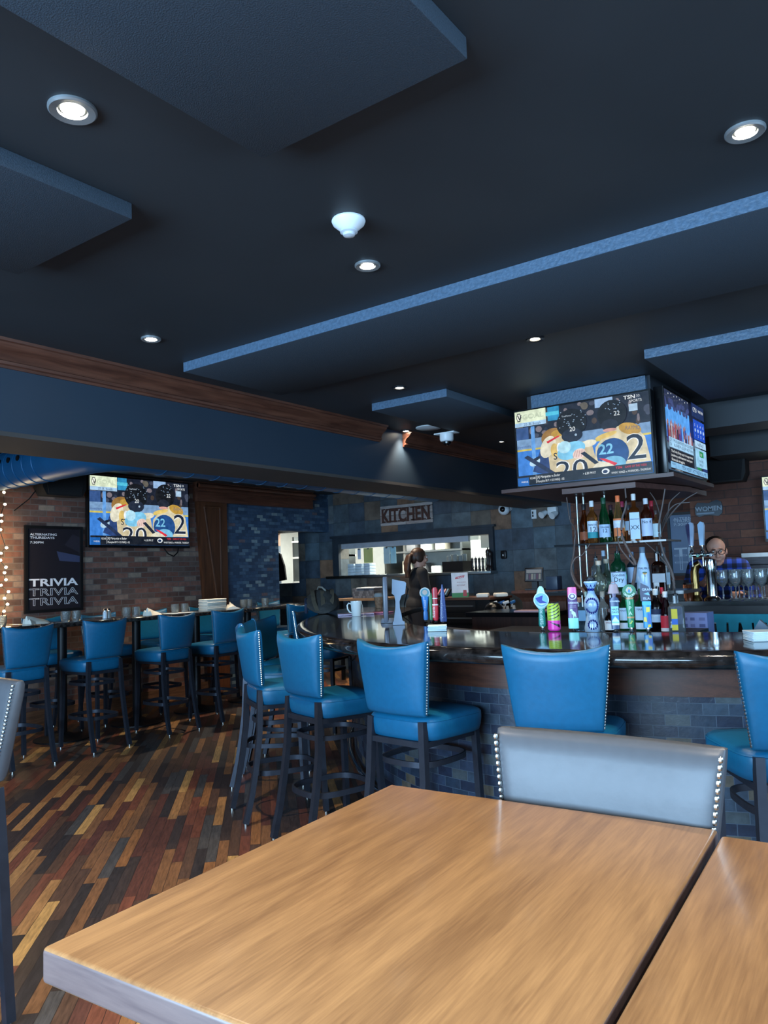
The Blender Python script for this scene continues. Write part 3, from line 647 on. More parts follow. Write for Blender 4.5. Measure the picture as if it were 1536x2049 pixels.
def news(W):
    p = Pic(); s = lambda x: x*W; rnd = random.Random(5)
    R = lambda a,b_,c,d,k: p.rect(s(a),s(b_),s(c),s(d),k)
    E_ = lambda a,b_,c,d,k,n=12: p.ell(s(a),s(b_),s(c),s(d),k,n)
    T = lambda t,x,z,h,k,**kw: p.text(t,s(x),s(z),s(h),k,**kw)
    R(0,0,1,0.5625,(14,20,40)); R(0,0.23,0.64,0.5625,(86,160,236)); R(0,0.46,0.64,0.5625,(40,50,80))
    for i in range(26): E_(rnd.uniform(.02,.62),rnd.uniform(.44,.5),.03,.02,(60,72,120),9)
    for i in range(60):
        x = rnd.uniform(0.02,0.62); h = rnd.uniform(.03,.11); R(x-.012,.2,x+.014,.22+h,rnd.choice([(40,30,48),(150,60,70),(30,60,150),(190,180,190),(60,50,60),(96,70,80)])); E_(x,.23+h,.013,.018,(150,110,110),8)
    for i in range(8): E_(.05+i*.07,.53+.01*(i%2),.006,.006,WHT,8)
    R(0,0.155,0.62,0.225,(160,206,240)); T('CP',0.02,0.195,0.035,BLK); T('24',0.02,0.163,0.035,BLK); T("MEN'S UNIVERSITY HOCKEY TEAM",0.11,0.197,0.028,BLK,fit=s(.5)); T('BUSHES PULL UP FIRST WIN',0.11,0.167,0.028,BLK,fit=s(.5))
    R(0,0.055,0.62,0.15,(10,14,30)); 
    for i, t in enumerate(('The Body Shop says it is appointed','insolvency administrators amid poor','financial struggles.')): T(t,0.03,0.122-0.029*i,0.026,WHT,fit=s((.56,.54,.33)[i]))
    R(0,0.012,1,0.055,(130,184,226)); T('TSX MOST ACTIVE VOLUME',0.28,0.02,0.035,(20,60,110),fit=s(.68)); T('LARGE CAP',0.03,0.035,0.016,NAVY); R(0,-0.0,1,0.012,(14,20,34)); T('1.16.65   97104   0.9582   10171   10.44',0.1,0.0015,0.011,WHT)
    R(0.64,0.46,1,0.5625,(20,40,90)); T('CP24',0.68,0.50,0.05,WHT); T('WEATHER',0.83,0.51,0.03,WHT,fit=s(.15)); R(0.66,0.29,0.99,0.44,(24,76,196))
    for i in range(4): T('-%d' % (i+2),0.69+.08*i,0.39,0.03,WHT); T('%d' % (i+1),0.7+.08*i,0.31,0.03,WHT); E_(.71+.08*i,.36,.018,.014,(180,206,240))
    R(0.66,0.23,0.99,0.28,(170,206,236)); T('NASDAQ',0.74,0.243,0.03,NAVY,fit=s(.17)); R(0.66,0.075,0.99,0.22,(150,204,236)); R(0.78,0.16,0.9,0.205,(34,140,80)); T('GO',0.805,0.17,0.03,WHT); T('PARK RIDE',0.76,0.12,0.024,NAVY); T('OPEN LOT',0.76,0.09,0.024,NAVY); R(0.69,0.057,0.8,0.074,(34,140,80)); R(0.86,0.0555,0.99,0.078,(20,50,110))
    return p
M_tvb = mat('television_black', (14,15,18), 0.25, var=0.05)
def television(name_label, loc, rz, W, picture, group=None, th=0.06):
    t = thing('television', name_label, 'television', loc, rz, group); H = W*0.5625; bz = 0.012
    B().b2((-W/2-bz,0.001,-0.025),(W/2+bz,th,H+bz),0.004).build('housing', M_tvb, t)
    fr = B(); fr.b2((-W/2-bz,-0.006,-0.03),(W/2+bz,0.002,0)); fr.b2((-W/2-bz,-0.006,H),(W/2+bz,0.002,H+bz)); fr.b2((-W/2-bz,-0.006,0),(-W/2,0.002,H)); fr.b2((W/2,-0.006,0),(W/2+bz,0.002,H)); fr.build('bezel', M_tvb, t)
    if picture:
        sc_ = picture(W); sc_.v = [(x-W/2,y,z) for x,y,z in sc_.v]; sc_.build('screen', scr, t)
    return t
television('television over the bar showing hockey players, facing the camera', (-1.945,5.0,1.99), 0, 0.955, hockey)
t2 = television('angled television on the right of the cluster showing a news channel', (-1.42,5.64,2.02), PI/2, 0.97, news)
television('television seen edge-on at the left side of the hanging cluster', (-2.455,5.62,1.99), -PI/2, 0.95, None)
tl = television('wall television over the left brick wall showing hockey players', (WX+0.1,(onx(174,1090,WX+.1).y+onx(381,1092,WX+.1).y)/2,onx(277,1091,WX+.1).z), PI/2, onx(379,1092,WX+.1).y-onx(176,1092,WX+.1).y-0.03, hockey)
tr = television('television cut off by the right edge of the photo on the washroom wall', (ony(1525,1000,WY-.1).x+.512,WY-0.1,ony(1531,1078,WY-.1).z), 0, 1.0, hockey)
cb_ = B(); cb_.tube([(0,0,0),(0.05,-0.02,-0.07),(0.13,-0.02,-0.1),(0.2,-0.01,-0.05),(0.22,0,0.01)],0.008,6); cbo = cb_.build('cable', M_black, tl, (0.32,0.02,-0.03))
# hanging cabinet between the screens
M_shelfw = woodmat('dark_shelf_wood', (56,36,34), (92,62,56), 'X', 0.4, 3, 12)
tc_ = thing('hanging_cabinet', 'hanging dark wooden shelf and box carrying the bar televisions', 'cabinet', (-1.9,5.45,1.93))
B().b2((-0.47,-0.36,0.04),(0.42,0.62,0.72)).build('box_body', M_wall_dark, tc_)
B().prism([(-0.58,-0.62),(0.6,-0.62),(0.6,0.4),(0.3,0.75),(-0.58,0.75)],0.005,0.03).build('shelf_board', M_shelfw, tc_)
B().prism([(-0.16,-0.55),(0.34,-0.55),(0.5,0.1),(0.5,0.6),(-0.16,0.6)],-0.035,0.0).build('lower_board', M_shelfw, tc_)
B().b2((-0.42,-0.4,0.62),(0.4,-0.34,0.714)).build('mount_plate', M_panel_trim, tc_)
# posters
def pm(k): return mat('print_%02x%02x%02x' % k, k, 0.4, var=0.05)
def trivia(W, H, bgk, fg, streak):
    p = Pic(); p.rect(0,0,W,H,bgk); p.poly([(W*.55,H*.72),(W,H*.66),(W,H*.58),(W*.6,H*.6)],streak); p.poly([(W*.7,H*.8),(W*.86,H*.94),(W,H*.9),(W,H*.7)],tuple(min(255,int(c*1.25)+4) for c in bgk))
    k = W/0.62
    p.text('ALTERNATING',W*.05,H*.915,.034*k,fg,bold=.0005,fit=W*.5); p.text('THURSDAYS',W*.05,H*.875,.034*k,fg,bold=.0005,fit=W*.455); p.text('7:30PM',W*.05,H*.815,.034*k,fg,bold=.0004,fit=W*.25)
    for i in range(3): p.text('TRIVIA',W*.035,H*(.29-.118*i),.112*k,fg,outline=0 if i == 0 else .0014*k,bold=.003*k if i == 0 else 0,fit=W*.93)
    return p
def poster(loc, rz, W, H, label, bgk, fg, streak, frame=True):
    t = thing('framed_poster', label, 'poster', loc, rz, None)
    pr = trivia(W-0.06, H-0.06, bgk, fg, streak); pr.v = [(x-(W-0.06)/2,y-0.012,z+0.03) for x,y,z in pr.v]; pr.build('print', pm, t)
    f = B(); f.b2((-W/2,-0.03,0),(W/2,0,0.03)); f.b2((-W/2,-0.03,H-0.03),(W/2,0,H)); f.b2((-W/2,-0.03,0.03),(-W/2+0.03,0,H-0.03)); f.b2((W/2-0.03,-0.03,0.03),(W/2,0,H-0.03)); f.b2((-W/2+0.03,-0.01,0.03),(W/2-0.03,0,H-0.03)); f.build('frame', M_black, t)
    return t
py0, py1 = onx(47,1140,WX).y, onx(163,1140,WX).y; pz0, pz1 = onx(110,1224,WX).z, onx(105,1053,WX).z
poster((WX+0.002,(py0+py1)/2,pz0), PI/2, py1-py0, pz1-pz0, 'black framed trivia night poster on the left brick wall', (30,28,36), (222,226,236), (58,66,96))
qx0 = ony(1335,1040,FY).x; qz0, qz1 = ony(1360,1152,FY).z, ony(1350,1026,FY).z
poster((qx0+0.4,FY-0.002,qz0), 0, 0.8, qz1-qz0, 'pale blue trivia night poster behind the bar branches', (104,130,166), (196,216,236), (70,90,124))
# KITCHEN sign
ka, kb = ony(762,1012,FY).x, ony(866,1006,FY).x; kz0, kz1 = ony(814,1049,FY).z, ony(814,1009,FY).z
ks = thing('kitchen_sign', 'whitewashed plank sign reading KITCHEN above the pass-through', 'sign', ((ka+kb)/2,FY-0.002,(kz0+kz1)/2)); kW, kH = kb-ka, kz1-kz0
for i in range(3): pass
B().b2((-kW/2,-0.025,-kH/2),(kW/2,-0.001,kH/2),0.003).build('plank_board', cellmat('whitewashed_planks','XZ',3.0,0.1,[((168,164,164),2),((148,140,138),2),((186,184,184),2),((130,120,116),1)],(70,62,58),0.006,rough=0.7,noise=0.4,nscale=6,grain=(2,2,22),bump=0.4), ks)
vs, fs = text_geo('KITCHEN', 0.27, 0, 0.009, 0.74); kt = B(); kt.add([(x,-0.04-(0 if z <= 0 else 0),y-0.095) for x,y,z in vs], fs); n_ = len(kt.v)
# slab serifs on each stem
hw = max(v[0] for v in kt.v)
kt.build('lettering', mat('rust_letters', (70,44,38), 0.6, var=0.2), ks, smooth=0)
sr = B()
for fx_ in (-0.93,-0.74,-0.57,-0.43,-0.25,0.02,0.29,0.36,0.75,0.95): 
    for zz in (-0.095,0.083): sr.b2((fx_*hw-0.028,-0.041,zz),(fx_*hw+0.028,-0.026,zz+0.016))
sr.build('letter_serifs', MATS['rust_letters'], ks, smooth=0)
# WOMEN sign
wx = ony(1418,1018,WY); ws = thing('washroom_sign', 'dark wavy-edged sign reading WOMEN on the brick wall', 'sign', (wx.x,WY-0.002,wx.z))
pts = [(-.125,-.05),(-.125,.03),(-.10,.065),(-.05,.062),(0,.052),(.04,.07),(.08,.08),(.115,.06),(.128,.01),(.12,-.05),(.09,-.075),(.05,-.07),(0,-.062),(-.05,-.062),(-.09,-.075)]
B().prism(pts,-0.015,-0.001,'XZ').build('plaque', mat('slate_blue_plaque', (32,48,62), 0.35), ws)
B().b2((-.112,-.018,-.05),(.05,-.015,-.036)).build('lower_strip', mat('pale_strip', (120,140,160), 0.4), ws)
vs, fs = text_geo('WOMEN', 0.062, 0, 0.0012, 1.0); B().add([(x,-0.0165,y-0.02) for x,y,z in vs],fs).build('lettering', mat('faded_letters', (150,166,180), 0.5), ws, smooth=0)
# far wall fittings
c0 = ony(1015,1020,FY); dm = thing('wall_camera', 'white ball security camera on the slate wall', 'camera', (c0.x,FY,c0.z))
B().cyl((0.02,0,0.03),(0.02,-0.05,0.03),0.055,20).build('wall_mount', M_plast, dm); B().ball((0,-0.1,0),0.075,20,14).build('housing', M_plast, dm); B().ball((0.008,-0.148,-0.002),0.04,16,10).build('lens_dome', MATS['dark_dome'], dm)
B().tube([(0.07,-0.01,0.06),(0.2,-0.012,0.05),(0.4,-0.012,0.07)],0.012,6).build('cable', M_black, dm)
c0 = ony(1104,1026,FY); el = thing('emergency_light', 'white twin-head emergency light on the slate wall', 'emergency light', (c0.x,FY,c0.z))
B().box((0.03,-0.04,0.02),(0.12,0.08,0.1),None,0.012).build('battery_case', M_plast, el)
for sx, sz in ((-0.06,-0.01),(0.08,-0.03)): B().cyl((sx,-0.05,sz+0.02),(sx-0.03,-0.13,sz-0.02),0.03,14,0.045).build('lamp_head', M_plast, el)
c0 = ony(1068,1029,FY); sw = thing('wall_switch', 'white switch plate on the slate wall', 'switch', (c0.x,FY,c0.z)); B().box((0,-0.004,0),(0.07,0.008,0.115),None,0.002).build('plate', M_plast, sw); B().box((-0.012,-0.009,0.02),(0.016,0.01,0.03)).build('toggle', M_black, sw); B().box((-0.012,-0.009,-0.02),(0.016,0.01,0.03)).build('toggle', M_black, sw)
c0 = ony(1009,1110,FY); fa = thing('wall_alarm', 'black rounded alarm box on the slate wall right of the pass-through', 'alarm', (c0.x,FY,c0.z)); B().box((0,-0.02,0),(0.085,0.04,0.11),None,0.018).build('housing', M_black, fa); B().box((0,-0.042,-0.005),(0.012,0.006,0.024)).build('button', M_plast, fa)
def wall_speaker(loc, rz, label, w_=0.34, h_=0.24):
    t = thing('wall_speaker', label, 'speaker', loc, rz)
    B().prism([(-w_/2,h_/2),(w_/2,h_/2),(w_/2*0.98,-h_*.2),(w_/2*0.8,-h_/2),(-w_/2*0.8,-h_/2),(-w_/2*0.98,-h_*.2)],-0.24,-0.06,'XZ').build('cabinet', mat('speaker_black', (18,19,22), 0.6), t)
    B().prism([(-w_/2*.9,h_*.42),(w_/2*.9,h_*.42),(w_/2*.74,-h_*.44),(-w_/2*.74,-h_*.44)],-0.25,-0.241,'XZ').build('grille', mat('speaker_cloth', (24,25,28), 0.9), t)
    B().b2((-0.03,-0.06,-0.03),(0.03,0,0.03)).build('bracket', M_black, t); return t
c0 = ony(1453,939,WY-0.2); wall_speaker((c0.x,WY,c0.z), 0, 'black wall speaker high on the washroom brick wall')
c0 = onx(126,968,WX+0.2); wall_speaker((WX,c0.y,c0.z), PI/2, 'black wall speaker under the blue duct on the left', 0.5, 0.26)
a_, b__ = onx(28,1022,WX+0.02), onx(88,960,WX+0.1)
cw = B(); cw.tube([a_,(a_+b__)/2-V((0,0.0,0.04)),b__],0.006,6); tag(cw.build('speaker_cable', M_black), 'black cable drooping from the left wall speaker to the light string', 'cable')
# blue duct
M_duct = mat('blue_duct_paint', (24,92,140), 0.4, 0.2, var=0.1, scale=5)
du = thing('ventilation_duct', 'round blue ventilation duct behind the soffit on the left', 'duct', (-5.42,3.7,2.5))
B().tube([(-2.0,0.0,0),(-0.25,0.0,0),(-0.06,0.07,0),(0.0,0.25,0),(0.0,4.9,0)],0.17,28).build('duct_run', M_duct, du)
for k in range(5): B().tube([(-1.55+k*0.16,0.171*math.cos(a),0.171*math.sin(a)) for a in [2*PI*i/28 for i in range(28)]],0.006,5,closed=True,up=(1,0,0)).build('seam_ring', M_duct, du)
for k in range(14): B().tube([(0.172*math.cos(a),0.5+k*0.3+0.02*math.sin(a),0.172*math.sin(a)) for a in [2*PI*i/28 for i in range(28)]],0.005,5,closed=True,up=(0,1,0)).build('seam_ring', M_duct, du)
for k in range(4): B().cyl((-1.62+k*0.16,-0.165,0.045),(-1.62+k*0.16,-0.172,0.045),0.026,14).build('vent_hole', M_black, du)
# string lights on a post by the left edge
M_bulb = emit('string_bulb', (255,236,200), 14.0)
yp = onx(12,1100,WX+0.12).y
pt_ = B(); pt_.b2((WX,yp-0.3,0),(WX+0.1,yp-0.06,CZ)); struct(pt_.build('trim_12', M_walnut))
SLP = [(8,985),(10,1009),(3,1031),(3,1043),(1,1060),(13,1096),(2,1107),(1,1121),(12,1135),(9,1146),(12,1160),(2,1171),(17,1184),(9,1197),(15,1209),(8,1223),(4,1236)]
sp_ = [onx(a,b_,WX+0.14) for a, b_ in SLP]
slt = thing('string_lights', 'string of small warm lights down the left edge of the brick wall', 'string lights', tuple(sp_[0]))
B().tube([p-sp_[0]-V((0.015,0,0)) for p in sp_],0.004,5).build('wire', M_black, slt)
for p in sp_: q = p-sp_[0]; B().ball(q,0.013,10,7).build('bulb', M_bulb, slt)
for zz in (1.25,1.6,1.9):
    l = bpy.data.lights.new('string_glow','POINT'); l.energy = 1.6; l.color = (1,0.72,0.35); l.shadow_soft_size = 0.05; o = bpy.data.objects.new('string_glow',l); COL.objects.link(o); o.location = (WX+0.2,yp-0.02,zz)

# ================================================================== THINGS ON THE LEFT TABLES
M_glass = mat('clear_glass', (236,244,246), 0.03, var=0.01, trans=0.88, ior=1.45)
M_cutglass = mat('cut_glass', (232,240,240), 0.08, var=0.02, scale=70, trans=0.92, ior=1.4, bump=0.6)
M_linen = mat('white_linen', (226,222,210), 0.85, var=0.03, scale=30, bump=0.15)
def tumbler(name='tumbler', h=0.095, r0=0.034, r1=0.041, m=None):
    return B().lathe([(1e-4,0),(r0,0),(r1*1.06,h*0.45),(r1,h),(r1-0.003,h),(r1*1.06-0.004,h*0.45),(r0-0.004,0.012),(1e-4,0.012)],seg=20).mesh(name, 50)
TUM = tumbler()
def on_table(px, py, x=-6.62): return (x, onx(px, py, x).y, TH)
GL = [(131,1240,'cut tumbler on the near high table, left of its pair'),(152,1241,'cut tumbler on the near high table, right of its pair'),(253,1235,'cut tumbler left of the folded napkin before the brick wall'),(272,1235,'cut tumbler touching the folded napkin before the brick wall'),
      (350,1219,'cut tumbler left of the pair on the third high table'),(369,1218,'cut tumbler right of the pair on the third high table'),(487,1201,'cut tumbler leftmost on the farthest table'),(497,1203,'cut tumbler in the middle on the farthest table'),(530,1201,'cut tumbler alone at the right of the farthest table'),(3,1247,'cut tumbler at the very left edge of the photo')]
for px, py, lab in GL:
    o = obj('tumbler', TUM, M_cutglass, None, on_table(px, py)); tag(o, lab, 'glass', 'tumblers on the left tables')
def napkin(loc, rz, label):
    b = B()
    for k, (a, ln, hh) in enumerate(((-0.35,0.2,0.05),(0.0,0.24,0.075),(0.3,0.2,0.045))):
        d = V((math.cos(a),math.sin(a),0)); n = V((-d.y,d.x,0)); rings = []
        for i in range(9):
            u = i/8; c = d*(-0.09+ln*u); wd = 0.02+0.05*u; h = hh*(1-0.6*u)+0.004
            rings.append([tuple(c-n*wd),tuple(c-n*wd*0.6+V((0,0,h*.6))),tuple(c+V((0,0,h))),tuple(c+n*wd*0.5+V((0,0,h*.75))),tuple(c+n*wd)])
        b.loft(rings)
    o = b.build('folded_napkin', M_linen, None, loc, 50); o.rotation_euler = (0,0,rz); return tag(o, label, 'napkin', 'fan-folded napkins')
napkin(on_table(66,1243), 2.0, 'white fan-folded napkin on the nearest high table')
napkin(on_table(300,1229), 2.2, 'white fan-folded napkin beside two tumblers before the brick wall')
napkin(on_table(462,1205), -0.6, 'white fan-folded napkin right of the napkin stack')
c = on_table(425,1211)
for k in range(8):
    o = B().box((0,0,0),(0.15+0.004*(k%3),0.28-0.004*(k%2),0.015),None,0.006,2).build('stacked_napkin', M_linen, None, (c[0]+0.003*(k%2),c[1],TH+0.008+k*0.0157)); tag(o, 'flat folded white napkin in the stack on the high table', 'napkin', 'stack of white napkins')
o = B().box((0,0,0),(0.24,0.3,0.003)).build('menu_sheet', mat('paper_white',(226,228,226),0.7), None, (c[0]+0.05,c[1]-0.5,TH+0.0016)); tag(o, 'flat white sheet lying left of the napkin stack', 'menu')
def shaker(px, py, rgb, label):
    l = on_table(px, py); t = thing('shaker', label, 'shaker', l, 0, 'salt and pepper shakers')
    B().lathe([(0.021,0),(0.02,0.05),(0.014,0.07),(1e-4,0.07)],seg=14).build('body', mat('shaker_fill_%d' % rgb[0], rgb, 0.3), t); B().lathe([(0.0155,0.07),(0.016,0.085),(0.01,0.094),(1e-4,0.095)],seg=14).build('cap', M_chrome, t)
shaker(210,1237,(200,214,226),'salt shaker with a steel cap, left of the pair'); shaker(218,1236,(120,126,126),'pepper shaker with a steel cap, right of the pair'); shaker(444,1208,(110,104,96),'pepper shaker against the napkin stack')

# ================================================================== INSIDE THE BAR: RAIL, STEPS, BOTTLES
M_dark = mat('dark_cabinet', (26,24,26), 0.45)
tap_rail_curve = [(x-n.x*0.13, y-n.y*0.13) for (x, y), n in zip(ic, on)]
i0 = min(range(len(ic)), key=lambda i: abs(ic[i][0]+0.9)); i1 = min(range(len(ic)), key=lambda i: abs(ic[i][0]+2.75))
seg_ = list(range(i0, i1+1))
rr = []
for i in seg_:
    (x, y), n = ic[i], on[i]; a = V((x,y))-n*0.012; b_ = V((x,y))-n*0.15
    rr.append([(a.x,a.y,0.0),(a.x,a.y,1.058),(b_.x,b_.y,1.058),(b_.x,b_.y,0.0)])
tr_ = B().loft(rr).build('tap_rail', M_dark); tag(tr_, 'black drip rail along the inner edge of the bar top carrying the tap handles', 'drip rail')
bu = thing('back_bar_unit', 'dark stepped bottle unit in the middle of the bar', 'bottle unit', (-1.6,4.3,0))
B().b2((-0.72,-0.12,0),(0.5,0.28,1.03)).build('lower_step', M_dark, bu)
B().b2((-0.4,0.28,0),(0.22,1.2,0.95)).build('core', M_dark, bu)
B().b2((-0.62,0.5,1.215),(0.32,0.92,1.235)).build('middle_shelf', mat('smoked_shelf',(30,34,38),0.12), bu)
B().b2((-0.52,0.56,1.54),(0.22,0.9,1.552)).build('glass_shelf', MATS['smoked_shelf'], bu)
for x, y in ((-0.44,0.8),(-0.415,0.86),(-0.27,0.88)): B().cyl((x,y,0.9),(x,y,1.89),0.008,10).build('post', M_steel, bu)
def gmat(rgb, tr=0.9): return mat('bottle_glass_%02x%02x%02x' % rgb, rgb, 0.05, var=0.03, trans=tr, ior=1.35)
def bottle_facing(loc): return math.atan2(-loc[0], loc[1])*-1 if False else math.atan2(0-loc[0], loc[1]-0)
SHAPES = {
 'round': lambda h,r: [(1e-4,0),(r*.92,0),(r,.01),(r,h*.58),(r*.9,h*.66),(r*.45,h*.74),(r*.36,h*.8),(r*.34,h*.93),(1e-4,h*.93)],
 'long':  lambda h,r: [(1e-4,0),(r*.95,0),(r,.01),(r,h*.48),(r*.92,h*.54),(r*.5,h*.7),(r*.38,h*.78),(r*.36,h*.93),(1e-4,h*.93)],
 'squat': lambda h,r: [(1e-4,0),(r*.85,0),(r,h*.15),(r*1.02,h*.34),(r*.85,h*.5),(r*.4,h*.6),(r*.28,h*.68),(r*.28,h*.9),(1e-4,h*.9)],
 'slope': lambda h,r: [(1e-4,0),(r*.95,0),(r,.01),(r,h*.4),(r*.8,h*.6),(r*.42,h*.78),(r*.36,h*.88),(r*.36,h*.94),(1e-4,h*.94)],
 'square':lambda h,r: [(1e-4,0),(r,0),(r,.006),(r,h*.62),(r*.8,h*.68),(r*.36,h*.73),(r*.34,h*.93),(1e-4,h*.93)],
}
def bottle(loc, h, r, shape, glass, cap, label_rgb, lab, words='', wcol=(20,30,50), lz=(0.12,0.5), lw=1.0, second=None, group='liquor bottles', fill=None, tr=0.9, pour=False):
    t = thing('liquor_bottle', lab, 'bottle', loc, bottle_facing(loc), group)
    prof = SHAPES[shape](h, r); seg = 4 if shape == 'square' else 20
    bd = B()
    if shape == 'square':
        sq4 = []
        for rr_, z in prof: sq4.append([(math.copysign(abs(math.cos(a))**.35,math.cos(a))*rr_*1.0, math.copysign(abs(math.sin(a))**.35,math.sin(a))*rr_*.8, z) for a in [2*PI*k/24 for k in range(24)]])
        bd.loft(sq4)
    else: bd.lathe(prof, seg=20)
    bd.build('bottle_body', gmat(glass, tr), t, smooth=50)
    cp = B(); rn = r*.4
    if pour: cp.lathe([(rn*.9,h*.92),(rn*.9,h*.97),(rn*.3,h*.98),(rn*.22,h*1.1),(1e-4,h*1.1)],seg=10); cp.build('pour_spout', M_black, t)
    else: cp.lathe([(rn,h*.86),(rn*1.03,h*.99),(rn*.9,h),(1e-4,h)],seg=14); cp.build('cap', mat('cap_%02x%02x%02x' % cap, cap, 0.4), t)
    if label_rgb:
        lb = B(); R_ = r*1.03; a0 = 1.15; f2 = .8 if shape == 'square' else 1
        def arc(z0, z1):
            if shape == 'square': return B().b2((-r*.86*lw,-r*.8-.0025,z0),(r*.86*lw*(1 if lw == 1 else .2),-r*.8-.0008,z1))
            b = B(); rings = []
            for i in range(13):
                a = -a0+2*a0*i/12; rings.append([(R_*math.sin(a),-R_*math.cos(a),z0),(R_*math.sin(a),-R_*math.cos(a),z1),((R_-.0015)*math.sin(a),-(R_-.0015)*math.cos(a),z1),((R_-.0015)*math.sin(a),-(R_-.0015)*math.cos(a),z0)])
            return b.loft(rings)
        lo = arc(h*lz[0],h*lz[1]).build('label', mat('label_%02x%02x%02x' % label_rgb, label_rgb, 0.6), t)
        if second: 
            b2_ = arc(h*second[1],h*second[2]); b2_.v = [(x*1.012,y*1.012,z) for x,y,z in b2_.v]; b2_.build('label_band', mat('label_%02x%02x%02x' % second[0], second[0], 0.6), t)
        if words:
            lines = words.split('|'); tb_ = B()
            for i, wd in enumerate(lines):
                vs, fs = text_geo(wd, 0.1); wid = max(v[0] for v in vs)-min(v[0] for v in vs); k = min(1.55*r/wid, 0.3*(lz[1]-lz[0])*h/0.07)
                zc = h*(lz[0]+(lz[1]-lz[0])*(0.72-0.36*i)); R2 = R_+.0012
                if shape == 'square': tb_.add([(x*k,-r*.8-.0035,zc+y*k) for x,y,z in vs],fs)
                else: tb_.add([(R2*math.sin(x*k/R2),-R2*math.cos(x*k/R2),zc+y*k) for x,y,z in vs],fs)
            tb_.build('lettering', mat('ink_%02x%02x%02x' % wcol, wcol, 0.6), t, smooth=0)
    return t
G1 = 'bottles on the glass shelf'; G2 = 'bottles on the middle shelf'; G3 = 'bottles in the front row'
def sh(px, Y, z): p = ony(px, 1100, Y); return (p.x, Y, z)
Z1 = 1.5525; Z2 = 1.2355; Z0 = 1.0305
AMB=(120,54,20); CLR=(206,222,226); GRN=(24,110,60); DKB=(40,22,14); LBL=(190,206,222)
bottle(sh(1172,4.99,Z1),0.27,0.036,'long',AMB,(30,30,34),(150,80,50),'brown whisky bottle with a black cap, leftmost on the glass shelf',lz=(.1,.3),group=G1)
bottle(sh(1188,4.95,Z1),0.285,0.036,'round',(190,120,60),(200,206,210),(196,214,232),'whisky bottle with a pale label and teal band','NINTH|12',second=((40,140,150),.12,.26),lz=(.12,.52),group=G1)
bottle(sh(1212,4.95,Z1),0.30,0.038,'slope',GRN,(20,70,50),(170,196,226),'green bottle with a pale blue label on the glass shelf','Glendale|12',lz=(.12,.4),group=G1)
bottle(sh(1241,4.95,Z1),0.305,0.036,'slope',(190,150,90),(226,112,66),(214,120,72),'bottle with a bright orange capsule on the glass shelf','Reserve',wcol=WHT,lz=(.12,.5),second=((206,214,226),.3,.46),group=G1)
bottle(sh(1226,5.1,Z1),0.26,0.034,'long',(30,60,44),(60,30,40),None,'dark green bottle behind the orange capped one',group=G1)
bottle(sh(1249,5.14,Z1),0.28,0.033,'long',(40,30,30),(150,40,70),None,'dark bottle with a crimson cap behind the orange capped one',group=G1)
bottle(sh(1262,4.98,Z1),0.24,0.03,'round',(150,90,50),(40,44,50),(150,170,190),'narrow amber bottle between the orange capsule and the tall labelled bottle',lz=(.3,.55),group=G1)
bottle(sh(1273,4.93,Z1),0.305,0.035,'square',(170,96,44),(210,214,214),(190,212,236),'tall square bottle with a long pale label marked X','ANCHOR|XX',lz=(.04,.6),group=G1)
bottle(sh(1297,4.95,Z1),0.27,0.036,'round',(110,44,20),(200,206,214),(186,200,224),'dark amber bottle with a pale label near the right of the glass shelf','No 4',lz=(.1,.52),group=G1)
bottle(sh(1308,5.05,Z1),0.26,0.03,'long',(150,24,40),(170,30,50),(200,40,60),'bottle with a red neck on the glass shelf',lz=(.1,.4),group=G1)
bottle(sh(1316,4.97,Z1),0.19,0.026,'round',(170,120,80),(60,50,50),(170,190,196),'short pale-labelled bottle at the right end of the glass shelf',lz=(.1,.55),group=G1)
bottle(sh(1190,5.08,Z2),0.24,0.034,'round',CLR,(170,180,190),None,'clear bottle with a pourer, leftmost on the middle shelf',group=G2,pour=True)
bottle(sh(1206,5.12,Z2),0.27,0.032,'long',(150,180,190),(150,170,190),None,'clear slim bottle under the white post',group=G2)
bottle(sh(1195,4.86,Z2),0.2,0.045,'squat',(180,196,180),(188,170,150),None,'squat clear decanter bottle with a round wooden stopper',group=G2)
bottle(sh(1211,4.98,Z2),0.21,0.045,'squat',(160,200,180),(180,170,150),None,'squat greenish decanter bottle with a round wooden stopper, right of its twin',group=G2)
bottle(sh(1234,4.88,Z2),0.265,0.05,'round',(40,130,90),(190,200,206),(176,206,232),'wide green gin bottle with a pale blue label and red tab','London|Dry',second=((96,110,140),.45,.47),lz=(.1,.46),group=G2,pour=True)
bottle(sh(1262,4.98,Z2),0.25,0.036,'round',(90,110,130),(130,150,180),(150,180,214),'bottle with a bluish label behind the branch on the middle shelf',lz=(.2,.6),group=G2)
bottle(sh(1284,4.88,Z2),0.275,0.044,'slope',(176,208,236),(90,110,130),None,'opaque white coconut rum bottle on the middle shelf',group=G2,tr=0.0)
mb = sh(1284,4.88,Z2)
def flat_word(parent, word, size, y, z, rgb, xs=1.0):
    vs, fs = text_geo(word, size, 0, 0, xs); return B().add([(x,y,z+yy) for x,yy,_ in vs],fs).build('lettering', mat('ink_%02x%02x%02x' % rgb, rgb, 0.6), parent, smooth=0)
mbo = [o for o in COL.objects if o.get('label') == 'opaque white coconut rum bottle on the middle shelf'][0]
flat_word(mbo,'MALIBU',0.018,-0.0455,0.135,(40,60,100)); pa_ = Pic(); pa_.ell(0,0,.012,.008,(230,170,60)); pa_.rect(-.0015,-.022,.0015,0,(70,70,60)); pa_.ell(0,.004,.014,.005,(60,90,70)); pa_.build('palm_print', pm, mbo, (0.008,-0.0465,0.11))
bottle(sh(1314,4.9,Z2),0.25,0.044,'square',(60,26,16),(40,34,34),(150,160,170),'dark rum bottle with a small pale label on the middle shelf',lz=(.2,.42),group=G2,pour=True)
